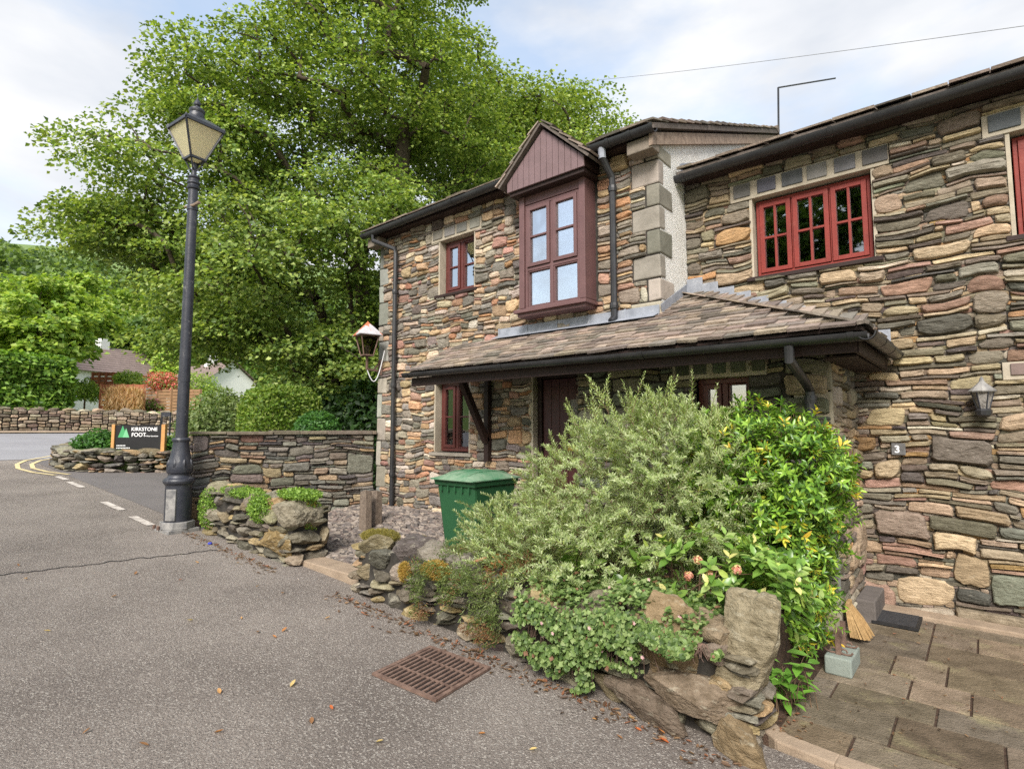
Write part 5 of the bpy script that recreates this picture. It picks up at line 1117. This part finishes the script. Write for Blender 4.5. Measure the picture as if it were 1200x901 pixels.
blob(t, rg, [((c3[0], c3[1], 1.7), (.8, .8, .62)), ((c3[0] - .5, c3[1] - .3, 1.5), (.5, .5, .4))], 9000, .075, [(104, 122, 66), (84, 104, 52), (122, 136, 84)], lo=.5, lump=(2.2, .25)); MB().tube([(c3[0], c3[1], .3), (c3[0], c3[1], 1.6)], .05).build('stem', M_BARK, t)
# dark evergreen hedge mass under the maple, left of the cottage
t = thing('laurel_bush', 'dark dense laurel bush under the maple by the cottage corner', 'bush', (-10, 7.3, .5)); blob(t, rg, [((-9.6, 7.4, 1.3), (1.7, 1.2, 1.7)), ((-11.4, 6.7, 1.2), (1.5, 1.2, 1.3))], 16000, .13, [(48, 74, 36), (60, 88, 44), (40, 62, 32)], lo=.55, lump=(1.2, .4)); MB().tube([(-9.6, 7.4, .3), (-9.6, 7.4, 1.5)], .08).build('stem', M_BARK, t)
# low ground cover in the planter
t = thing('planter_shrub', 'low dark green shrub in the planter left of the sign', 'shrub', (-16, 4.2, 1)); q = dc(118, 515, 13.4); blob(t, rg, [((q[0], q[1], 1.22), (.55, .55, .3)), ((q[0] + .6, q[1] + .5, 1.2), (.5, .5, .25))], 6000, .08, [(70, 112, 48), (88, 132, 58), (54, 90, 40)], lo=.5, lump=(3, .15))
t = thing('planter_shrub', 'low green shrub in the planter between sign and lamp post', 'shrub', (-14, 5.2, 1)); q = dc(212, 522, 13.2); blob(t, rg, [((q[0], q[1], 1.12), (.6, .6, .32)), ((q[0] + .5, q[1] + .5, 1.1), (.5, .5, .25))], 6000, .08, [(80, 124, 52), (100, 146, 64), (60, 98, 44)], lo=.5, lump=(3, .15))

# ---- far vegetation
t = thing('clipped_hedge', 'tall clipped conifer hedge on the far roadside wall', 'hedge', (-35.5, 2, 2.5)); hz = dep(0, 476, 27).z; ht = dep(0, 421, 27).z
n = 26000; rgh = np.random.default_rng(9); y = rgh.uniform(-9, 6.6, n); f = rgh.choice(3, n, p=[.55, .3, .15]); x = np.where(f == 0, -34.0 + rgh.normal(0, .1, n), rgh.uniform(-36.2, -34.0, n)); z = np.where(f == 1, ht + rgh.normal(0, .1, n), rgh.uniform(hz - .3, ht, n)); y = np.where(f == 2, 6.6 + rgh.normal(0, .12, n), y)
P = np.stack([x, y, z], 1); P[:, 0] += .25 * np.sin(P[:, 2] * 3 + P[:, 1] * 1.3) * rgh.uniform(.3, 1, n); Nn = np.where((f == 0)[:, None], [[1., 0, .4]], np.where((f == 1)[:, None], [[0, 0, 1.]], [[0, 1., .3]])); N = unit(Nn + rgh.normal(0, .45, (n, 3)))
leafobj('foliage', kites(P, np.stack([np.abs(rgh.normal(.6, .3, n)), rgh.normal(0, .8, n), rgh.normal(-.1, .4, n)], 1), N, rgh.uniform(.16, .34, n), rgh.uniform(.1, .2, n)), mixcol(rgh, n, [(118, 152, 58), (98, 134, 50), (76, 108, 42), (142, 170, 76)]), t)
MB().box(-36, -34.3, -9, 6.3, hz - .4, ht - .3).build('inner_branches', M_BARK, t)
far = random.Random(31)
def fartree(px_, py_, D, rx, rz, cols, label, seed, tips=110, per=90, leaf=.3):
    c = dep(px_, py_, D); b = (c.x, c.y, max(terrain(c.x, c.y), c.z - rz * 2.2)); e = [((c.x, c.y, c.z), (rx, rx, rz), 3), ((c.x + rx * .5, c.y, c.z - rz * .4), (rx * .6, rx * .6, rz * .5), 1), ((c.x - rx * .4, c.y + rx * .4, c.z + rz * .3), (rx * .6, rx * .6, rz * .6), 1)]
    tree('background_tree', label, b, e, [(c.x, c.y, c.z - rz * .4), (c.x, c.y, c.z + rz * .4)], tips, per, leaf, cols, seed, .16, .8 * max(1, rx / 3.5), 'trees across the main road', flat=.55)
YG = [(150, 172, 74), (128, 156, 62), (168, 186, 92), (106, 136, 54)]; MG = [(110, 136, 62), (90, 118, 54), (130, 150, 80), (74, 100, 46)]; BG = [(112, 130, 92), (92, 112, 76), (130, 146, 108), (76, 96, 64)]
fartree(45, 375, 31, 3.4, 2.4, YG, 'yellow green tree rising above the clipped hedge', 41, 150, 110)
fartree(-40, 370, 36, 3.6, 3.0, YG, 'yellow green tree at the end of the clipped hedge', 42)
fartree(150, 402, 60, 5.0, 3.2, MG, 'mid green tree behind the white house roof', 43, 110, 90, .5)
fartree(165, 388, 75, 6, 4.5, BG, 'grey green tree on the slope beyond the houses', 44, 110, 90, .6)
fartree(110, 365, 66, 6, 4.5, YG, 'light green tree on the slope above the white house', 45, 110, 90, .55)
fartree(205, 425, 50, 3.2, 2.2, YG, 'small light green tree over the low tiled roof', 46, 90, 90, .4)
fartree(270, 430, 60, 6, 4.5, MG, 'dense green tree beyond the white gabled house', 47, 110, 90, .55)
tree('roadside_tree', 'dark leafy tree standing on the near side of the road, reflected in the red window', (-4.5, -15, g(-4.5)), [((-4.5, -15, 8.5), (5.5, 3, 4.5), 4), ((1.5, -15.5, 8), (4, 3, 4), 2)], [(-4.4, -15, 5), (-4, -15, 9)], 200, 110, .36, MG, 55, .3, 1.0, flat=.5)
# wooded hillside as one mass
rgw = np.random.default_rng(77); V_ = []; ells = []
for k in range(150):
    D = rgw.uniform(75, 150); px_ = rgw.uniform(-220, 420); v = dep(px_, 500, D); z = terrain(v.x, v.y); r = rgw.uniform(4, 7); ells.append(((v.x, v.y, z + r * .8), (r, r, r * 1.1)))
wd = blob(None, rgw, ells, 110000, .85, [(84, 108, 56), (104, 128, 66), (122, 144, 78), (70, 92, 50)], lo=.8, jit=.6, name='wooded_hillside', aspect=.8, kind='stuff'); tag(wd, 'distant wooded hillside beyond the houses')
# shrubs of the far garden
rgf = np.random.default_rng(15)
for px_, py_, D, r, cols, lab, nm in ((150, 445, 34, .8, YG, 'bright green shrub above the red timber fence', 'garden_shrub'), (100, 458, 33.6, .8, YG, 'small yellow green shrub at the end of the clipped hedge', 'garden_shrub'), (190, 447, 33.5, .9, [(214, 118, 104), (196, 96, 92), (126, 140, 74), (146, 150, 84), (224, 150, 130)], 'pink flowering rose bush above the slat fence', 'rose_bush'), (205, 456, 34, .8, [(150, 166, 84), (122, 146, 70), (206, 130, 110)], 'rose bush with few pink flowers by the lamp column', 'rose_bush'), (178, 474, 33, .55, [(120, 144, 72), (150, 160, 96), (176, 120, 130)], 'low mauve flowering plant on top of the roadside wall', 'garden_shrub'), (232, 452, 36, 1.2, YG, 'yellow green shrub between the rose bushes and white gable', 'garden_shrub'), (255, 478, 30, 1.4, MG, 'rounded green shrub at the end of the slat fence', 'garden_shrub')):
    c = dep(px_, py_, D); t = thing(nm, lab, 'shrub', (c.x, c.y, c.z - r)); blob(t, rgf, [((c.x, c.y, c.z), (r, r, r * .75)), ((c.x + r * .7, c.y + r * .5, c.z - r * .3), (r * .6, r * .6, r * .5))], 2600, .14, cols, lo=.4, lump=(1.5, .3)); MB().tube([(c.x, c.y, c.z - r - 1), (c.x, c.y, c.z)], .05).build('stem', M_TWIG, t)
c = dep(143, 466, 31.5); t = thing('dried_grass', 'clump of tan dried grasses against the red timber fence', 'grass', (c.x, c.y, c.z - 1)); n = 5000
a0, a1 = dep(126, 466, 31.5), dep(164, 466, 31.5); s = rgf.uniform(0, 1, n); P = np.array(a0)[None] * (1 - s[:, None]) + np.array(a1)[None] * s[:, None] + rgf.normal(0, .12, (n, 3)); P[:, 2] = c.z + rgf.uniform(-.7, .45, n) * (1 - .5 * np.abs(s - .4)); leafobj('blades', kites(P, np.stack([rgf.normal(0, .35, n), rgf.normal(0, .35, n), rgf.choice([-1, 1], n)], 1), rgf.normal(size=(n, 3)), rgf.uniform(.2, .5, n), rgf.uniform(.02, .045, n)), mixcol(rgf, n, [(196, 162, 118), (176, 138, 98), (210, 182, 140)]), t)

# ---- shrubs in the bed
def shoots(rg, P, Dn, length, nl, leaf, wid, cols, w, spread=1.0, droop=.3, whorl=False, tipc=None, tipp=0., tipn=.25, base_bare=.1, geo=kites, lvar=.35):
    """leafy shoots: start P, direction Dn; returns leaf geometry, colours and stem segments"""
    n = len(P); Dn = unit(Dn); Ls = length * rg.uniform(1 - lvar, 1 + lvar, n); k = np.repeat(np.arange(n), nl); m = len(k); t = np.tile(np.linspace(base_bare, 1, nl), n)
    pos = P[k] + Dn[k] * (Ls[k] * t)[:, None]; pos[:, 2] -= droop * Ls[k] * t * t
    X = unit(np.cross(Dn, rg.normal(size=(n, 3)))); Y = np.cross(Dn, X); a = np.tile(np.arange(nl) * 2.4, n) + rg.uniform(0, 6.3, n)[k] + rg.normal(0, .3, m)
    rad = X[k] * np.cos(a)[:, None] + Y[k] * np.sin(a)[:, None]; dirv = unit(Dn[k] + np.array([0, 0, -1.]) * (2 * droop * t)[:, None]); ax = rad * spread + dirv * (.55 + .6 * t ** 3)[:, None]
    N = dirv - rad * .6 + np.array([0, 0, .4]) + rg.normal(0, .2, (m, 3)); sz = leaf * rg.uniform(.7, 1.25, m) * (1 - .35 * t ** 4); C = mixcol(rg, m, cols, w) * rg.uniform(.88, 1.12, n)[k][:, None]
    if tipc is not None:
        q = (rg.uniform(0, 1, n) < tipp)[k] & (t > 1 - tipn); C[q] = mixcol(rg, int(q.sum()), tipc)
    segs = []
    for s in range(3):
        t0, t1 = s / 3, (s + 1) / 3; A_ = P + Dn * (Ls * t0)[:, None]; B_ = P + Dn * (Ls * t1)[:, None]; A_[:, 2] -= droop * Ls * t0 * t0; B_[:, 2] -= droop * Ls * t1 * t1; segs += list(zip(A_, B_, np.full(n, .0026 - .0006 * s), np.full(n, .002 - .0006 * s)))
    return geo(pos, ax, N, sz, sz * wid), C, segs
def limbs(parent, base, ends, r0=.02, m=None):
    segs = []
    for e in ends:
        b = np.array(base) + np.random.default_rng(int(abs(e[0] * 1e4)) % 9999).normal(0, .08, 3) * [1, 1, 0]; mid = b * .45 + np.array(e) * .55 + [0, 0, .1]; P = [b, (b + mid) / 2 + [0, 0, .05], mid, np.array(e)]
        for i in range(3): segs.append((P[i], P[i + 1], r0 * (1 - i * .28), r0 * (1 - (i + 1) * .28)))
    V, F = tubes_np(segs, 5); put(np_mesh('stems', V, F, None, True), 'stems', m or M_TWIG, parent)
rg = np.random.default_rng(101)
sh = thing('feathery_shrub', 'large feathery silver green shrub spilling over the low bed wall', 'shrub', (-2.3, 3.8, .4), None)
E1 = [((-2.1, 3.85, .92), (.85, .72, .7), 10), ((-2.8, 3.7, .62), (.72, .58, .42), 6), ((-1.65, 3.95, 1.15), (.5, .5, .5), 3), ((-2.35, 3.3, .6), (.55, .4, .38), 3.2), ((-2.72, 3.15, .52), (.36, .28, .26), 1.8), ((-1.85, 3.95, 1.35), (.5, .5, .38), 3)]
P, Nn, _ = sample_ell(rg, E1, 2600, .62, .6); q = P[:, 2] > .2; P, Nn = P[q], Nn[q]; Dn = Nn * .9 + np.array([0, 0, .45]) + rg.normal(0, .45, P.shape)
SC1 = [(172, 184, 142), (150, 168, 116), (190, 198, 164), (130, 150, 94), (164, 178, 114)]
geo, C, segs = shoots(rg, P, Dn, .2, 36, .038, .28, SC1, [5, 4, 3, 2, 2], .85, .25); C *= np.array([1, 1, .92]); leafobj('foliage', geo, C, sh)
V, F = tubes_np(segs, 3); put(np_mesh('twigs', V, F), 'twigs', M_TWIG, sh)
# long upright shoots on top
n = 46; u = rg.uniform(0, 1, n); P = np.stack([-2.5 + 1.3 * u, 3.75 + rg.normal(0, .2, n), 1.25 + .38 * np.sin(pi * (.15 + .8 * u)) + rg.normal(0, .08, n)], 1); geo, C, segs = shoots(rg, P, np.stack([rg.normal(-.1, .3, n), rg.normal(-.1, .25, n), np.ones(n)], 1), .28, 38, .036, .26, [(176, 192, 128), (160, 180, 110), (190, 202, 150)], None, .8, .05); leafobj('tall_shoots', geo, C, sh); V, F = tubes_np(segs, 4); put(np_mesh('tall_stems', V, F), 'tall_stems', M_TWIG, sh)['kind'] = 'stuff'
limbs(sh, (-2.3, 3.95, .38), [e[0] for e in E1] + [(-3.3, 3.7, .8), (-1.6, 3.7, 1.1), (-2.6, 3.6, 1.2)], .03)
# glossy green bush with yellow tips
gb = thing('glossy_bush', 'tall glossy green bush with yellow leaf tips against the porch pier', 'bush', (-1.15, 4.2, .3), None)
E2 = [((-1.2, 4.2, 1.1), (.5, .42, .62), 8), ((-1.08, 4.08, .55), (.25, .32, .46), 5), ((-.92, 4.1, 1.2), (.22, .28, .32), 3), ((-1.45, 4.15, 1.25), (.32, .35, .4), 3)]
P, Nn, _ = sample_ell(rg, E2, 1500, .6, .6); q = P[:, 2] > .16; P, Nn = P[q], Nn[q]; SC2 = [(112, 150, 54), (136, 172, 62), (86, 122, 46), (160, 190, 78), (66, 98, 40)]
geo, C, segs = shoots(rg, P, Nn * .9 + np.array([0, 0, .5]) + rg.normal(0, .4, P.shape), .12, 13, .062, .36, SC2, [4, 4, 4, 2, 2], .85, .15, tipc=[(206, 196, 64), (222, 186, 70), (190, 190, 70)], tipp=.11, tipn=.45, geo=lambda a, b, c, d, e: ovals(a, b, c, d, e)); leafobj('foliage', geo, C, gb, M_LEAFG, smooth=True); V, F = tubes_np(segs, 3); put(np_mesh('twigs', V, F), 'twigs', M_TWIG, gb)
limbs(gb, (-1.15, 4.25, .3), [e[0] for e in E2] + [(-.8, 4.1, 1.3), (-.75, 4.1, .9), (-1.3, 4.0, 1.5)], .025)
# hydrangea
hy = thing('hydrangea', 'broad leaved hydrangea with fading pink flower heads behind the boulder wall', 'shrub', (-1.5, 3.4, .4))
E3 = [((-1.3, 3.42, .66), (.38, .26, .24), 5), ((-2.0, 3.42, .66), (.28, .22, .18), 2.5), ((-1.0, 3.45, .62), (.22, .22, .24), 2)]
P, Nn, _ = sample_ell(rg, E3, 130, .7, .6); q = P[:, 2] > .4; P, Nn = P[q], Nn[q]; geo, C, segs = shoots(rg, P, Nn * .6 + np.array([0, -.1, .8]) + rg.normal(0, .3, P.shape), .09, 7, .082, .58, [(108, 142, 60), (128, 158, 76), (90, 124, 50), (150, 170, 96)], None, 1.0, .1, geo=lambda a, b, c, d, e: ovals(a, b, c, d, e, .12, .3), tipc=[(170, 188, 96), (196, 190, 120)], tipp=.3); leafobj('foliage', geo, C, hy, M_LEAFG, smooth=True); limbs(hy, (-1.5, 3.45, .38), [tuple(p) for p in P[::9]], .009)
for c in ((-1.3, 3.2, .80), (-1.22, 3.18, .73), (-1.08, 3.2, .78), (-1.36, 3.2, .70)):
    n = 110; d = unit(rg.normal(size=(n, 3))); Pp = np.array(c) + d * .024 * rg.uniform(.3, 1, (n, 1)); leafobj('flower_head', kites(Pp, np.cross(d, rg.normal(size=(n, 3))), d, np.full(n, .017), np.full(n, .016)), mixcol(rg, n, [(224, 170, 150), (214, 148, 136), (206, 190, 140)]), hy)
# geranium spilling over the wall
ge = thing('cranesbill', 'creeping cranesbill with small round leaves draped over the boulder wall', 'ground cover', (-1.7, 2.95, .3), None)
def drape(rg, n, xs, ztop, zb, y0=2.78, ytop=3.3):
    """points over the wall top and down its face"""
    u = rg.uniform(0, 1, n); x = xs[0] + (xs[1] - xs[0]) * rg.uniform(0, 1, n); s = rg.uniform(0, 1, n); zt = np.array([ztop(v) for v in x]); bl = np.array([zb(v) for v in x]); f = s < .38
    y = np.where(f, y0 + .06 + (ytop - y0) * rg.uniform(0, 1, n), y0 + rg.uniform(-.05, .04, n)); z = np.where(f, zt + .04 + rg.uniform(-.02, .06, n) - .2 * np.maximum(0, y0 + .16 - y), bl + (zt + .02 - bl) * rg.uniform(0, 1, n)); y -= np.where(f, 0, .05 * np.sin((z - bl) / np.maximum(.05, zt - bl) * pi)); N = np.where(f[:, None], [[0, -.3, 1.]], [[0, -1., .45]]); return np.stack([x, y, z], 1), N
zt_g = lambda x: .50 + .03 * sin(x * 7); zb_g = lambda x: .05 + .07 * abs(sin(x * 5.3 + .4)) + (.0 if x < -1.75 else .14 if x < -1.45 else .34)
P, N = drape(rg, 9000, (-2.3, -1.02), zt_g, zb_g); hol = np.array([mnoise.noise(Vector((p[0] * 5, p[2] * 6, 3.3))) for p in P]) > -.22; P, N = P[hol], N[hol]; N = N + rg.normal(0, .35, P.shape); leafobj('foliage', rounds(P, N, .0145 * rg.uniform(.6, 1.35, len(P)), rg), mixcol(rg, len(P), [(112, 134, 74), (92, 116, 60), (140, 158, 100), (72, 94, 48), (134, 100, 78)], [5, 5, 3, 3, .35]), ge)
segs = []
for k in range(260):
    x = rg.uniform(-2.25, -1.1); z1 = zt_g(x) + .02; z0 = max(zb_g(x), z1 - rg.uniform(.1, .4)); p = np.array([x, 2.8, z1]); q = np.array([x + rg.normal(0, .05), 2.755, z0]); segs.append((p, q, .002, .0014))
V, F = tubes_np(segs, 3); put(np_mesh('runners', V, F), 'runners', M_RUST, ge)
n = 14; P, N = drape(rg, n, (-2.1, -1.1), zt_g, lambda x: .3); P = np.repeat(P + N * .03, 5, 0); a = np.tile(np.arange(5) * 1.2566, n); leafobj('flowers', kites(P, np.stack([np.cos(a), np.zeros(5 * n) - .2, np.sin(a)], 1), np.tile([[0, -1., .3]], (5 * n, 1)), np.full(5 * n, .013), np.full(5 * n, .01)), mixcol(rg, 5 * n, [(222, 190, 190), (210, 166, 170)]), ge, kind='stuff')
# creeping heath on the middle of the wall
hc = thing('creeping_heath', 'dry brown and green creeping mat hanging over the wall above the drain', 'ground cover', (-2.8, 2.9, .3))
zt_h = lambda x: .58 + .04 * sin(x * 9); zb_h = lambda x: .10 + .14 * abs(sin(x * 4.1 + 1.2)); P, N = drape(rg, 13000, (-3.32, -2.42), zt_h, zb_h, 2.79, 3.15); hol = np.array([mnoise.noise(Vector((p[0] * 6, p[2] * 5, 8.1))) for p in P]) > -.12; P, N = P[hol], N[hol]; n = len(P)
br = np.array([mnoise.noise(Vector((p[0] * 4, p[1] * 4, p[2] * 4))) for p in P]); C = np.where((br - (P[:, 2] - .35) * 1.2 + rg.normal(0, .15, n) > .12)[:, None], mixcol(rg, n, [(132, 96, 66), (112, 78, 54), (150, 120, 84)]), mixcol(rg, n, [(96, 112, 58), (80, 96, 48), (118, 130, 76)])); leafobj('foliage', kites(P, N * .6 + np.array([0, -.1, -.3]) + rg.normal(0, .6, (n, 3)), rg.normal(size=(n, 3)) + N, rg.uniform(.014, .036, n), rg.uniform(.004, .009, n)), C, hc)
def moss(name, label, c, r, cols, n=1600, seed=0, L_=.016):
    rgm = np.random.default_rng(seed); t = thing(name, label, 'moss', (c[0], c[1], c[2] - r[2])); Vb, Fb = ico(3); V = Vb * np.array(r) + np.array(c); V = V * 1; put(np_mesh('cushion', V, Fb, np.tile(np.array(lin(cols[1])) * .7, (len(V), 1)), True), 'cushion', M_STONE, t)
    d = unit(rgm.normal(size=(n, 3)) + [0, -.2, .5]); P = np.array(c) + d * np.array(r) * (1 + .12 * np.array([mnoise.noise(Vector(q) * 5) for q in d]))[:, None]; leafobj('fronds', kites(P, d + rgm.normal(0, .6, (n, 3)), rgm.normal(size=(n, 3)), rgm.uniform(.5, 1.4, n) * L_, rgm.uniform(.4, 1, n) * L_ * .45), mixcol(rgm, n, cols), t)
YM = [(184, 152, 78), (168, 136, 66), (198, 172, 100), (140, 128, 64)]; DM = [(140, 132, 66), (120, 112, 56), (160, 146, 80)]
moss('moss_cushion', 'bright orange yellow moss cushion on the low bed wall', tuple(onY(513, 668, 2.86)), (.14, .1, .06), YM, 3400, 1)
moss('moss_cushion', 'yellowish moss cushion hanging beside the pale lichen stone', tuple(onY(474, 670, 2.84)), (.05, .035, .07), YM, 1500, 2)
moss('moss_cushion', 'olive moss crown on the wall stone near the gate gap', tuple(onY(446, 628, 3.05)), (.2, .14, .05), DM, 2600, 3); moss('moss_cushion', 'olive moss patch on the second coping stone by the gate gap', tuple(onY(490, 636, 3.1)), (.13, .1, .05), DM, 2000, 4)
# dead brown leaves
dl = thing('withered_plant', 'withered brown plant with drooping dead leaves on the bed wall', 'plant', (-2.75, 3.05, .5)); n = 70; c = onY(588, 668, 3.02); P = np.array(c) + rg.normal(0, 1, (n, 3)) * [.09, .06, .07]; leafobj('foliage', ovals(P, rg.normal(size=(n, 3)) * [1, 1, .4] + [0, 0, -.7], rg.normal(size=(n, 3)) + [0, -1, .3], rg.uniform(.05, .12, n), rg.uniform(.016, .03, n)), mixcol(rg, n, [(150, 100, 62), (126, 82, 52), (176, 128, 84)]), dl, smooth=True); limbs(dl, (c.x, c.y, .42), [tuple(p) for p in P[::8]], .005)
# weed by the kerb
wd_ = thing('weed', 'broad leaved green weed growing between boulder wall and scraper block', 'plant', (-.93, 3.35, .03)); c = (-.93, 3.42, .06); n = 64; P = np.array(c) + rg.normal(0, 1, (n, 3)) * [.05, .16, .0] + np.stack([np.zeros(n), np.zeros(n), rg.uniform(0, .18, n)], 1); a = rg.uniform(0, 6.3, n); leafobj('foliage', ovals(P, np.stack([np.cos(a), np.sin(a), rg.uniform(.1, .7, n)], 1), np.tile([[0, 0, 1.]], (n, 1)) + rg.normal(0, .2, (n, 3)), rg.uniform(.07, .14, n), rg.uniform(.035, .065, n), .12, .35), mixcol(rg, n, [(104, 148, 58), (124, 168, 76), (88, 130, 50)]), wd_, M_LEAFG, smooth=True); limbs(wd_, (c[0], c[1], .0), [tuple(p) for p in P[::2]], .003)
# tufts on the short wall
for k, (cc, r, n, lab, nm) in enumerate((((-7.35, 2.9, .58), (.2, .12, .26), 3000, 'leafy green tuft at the lamp post end of the short wall', 'wall_tuft'), ((-6.7, 3.0, .82), (.5, .16, .06), 3600, 'bright green stonecrop along the short wall top', 'stonecrop'), ((-5.95, 2.86, .72), (.22, .1, .16), 3000, 'ferny green tuft hanging over the short wall', 'wall_tuft'), ((-5.5, 3.05, .88), (.34, .18, .05), 3000, 'bright green moss carpet on the end boulder', 'stonecrop'), ((-5.35, 3.1, .68), (.06, .12, .16), 1400, 'yellowing trailing tuft at the gate end of the short wall', 'wall_tuft'))):
    t = thing(nm, lab, 'plant', (cc[0], cc[1], cc[2] - r[2])); blob(t, rg, [(cc, r)], n, .03, [(128, 160, 66), (104, 138, 54), (150, 178, 84), (170, 150, 70) if k == 4 else (90, 120, 48)], lo=.3, jit=.8, aspect=.5)
# grass tufts at wall foot, leaf litter
def litter(name, label, n, gen, seed, size=(.02, .05), cols=None):
    r = np.random.default_rng(seed); P = np.array([gen(r) for _ in range(n)]); N = np.stack([r.normal(0, .35, n), r.normal(0, .35, n), np.ones(n)], 1); a = r.uniform(0, 6.3, n); o = leafobj(name, ovals(P, np.stack([np.cos(a), np.sin(a), np.zeros(n)], 1), N, r.uniform(*size, n), r.uniform(size[0] * .4, size[1] * .5, n), .3, -.2), mixcol(r, n, cols or [(124, 98, 76), (102, 80, 63), (146, 118, 90), (86, 68, 56), (146, 100, 76)]), None, kind='stuff'); return tag(o, label)
litter('leaf_litter', 'brown leaf litter gathered along the foot of the bed wall', 420, lambda r: (lambda x, y: (x, y, g(x) + .006))(r.uniform(-4.3, -.9), 2.77 - abs(r.normal(0, .075))), 3)
litter('leaf_litter', 'brown leaf litter at the foot of the short wall', 200, lambda r: (lambda x, y: (x, y, g(x) + .006))(r.uniform(-7.5, -5.2), 2.72 - abs(r.normal(0, .06))), 4)
litter('leaf_litter', 'dry leaves caught in the paving joints and on the mat', 150, lambda r: (r.choice([-.43, -.41, -.53, -.27, -.37, -.6, -.13, .0, .12]) + r.normal(0, .015), r.uniform(3.1, 5.5), PZ + .008) if r.random() < .6 else (r.uniform(-.9, -.75), r.uniform(3.1, 3.4), PZ + .008), 5, (.012, .03))
rl = random.Random(19)
spots = [ong(x, y) for x, y in ((226, 727), (233, 660), (209, 680), (302, 740), (365, 850), (330, 741), (324, 748), (380, 726), (22, 664), (32, 678), (175, 876), (258, 814), (158, 674), (283, 726), (333, 695), (700, 845), (745, 843), (752, 858), (780, 862), (785, 872), (730, 868), (300, 688), (390, 833), (340, 806), (130, 700), (96, 862), (60, 740), (440, 870), (560, 860), (620, 880), (250, 860), (680, 815), (640, 800))]
for i, p in enumerate(spots):
    s = rl.uniform(.03, .055) * (1.6 if 744 <= 0 else 1); a = rl.uniform(0, 6.3); A_ = np.array([[cos(a), sin(a), rl.uniform(-.1, .15)]]); c = np.array([lin(rl.choice([(196, 150, 96), (176, 120, 70), (188, 104, 60), (150, 110, 76), (206, 180, 120)]))])
    o = leafobj('fallen_leaf', ovals(np.array([[p.x, p.y, g(p.x) + .006]]), A_, np.array([[rl.uniform(-.3, .3), rl.uniform(-.3, .3), 1.]]), np.array([s]), np.array([s * .5]), .3, -.3), c); tag(o, 'small dry brown fallen leaf lying on the asphalt', 'leaf', 'fallen leaves on the asphalt')
p = ong(246, 638); tag(MB().lathe((p.x, p.y, g(p.x) + .003), [(.02, 0), (.025, .008), (.02, .02), (.006, .024)], 8).build('bottle_cap', M_BLUE, smooth=True), 'tiny blue bottle cap lying at the foot of the short wall', 'bottle cap')
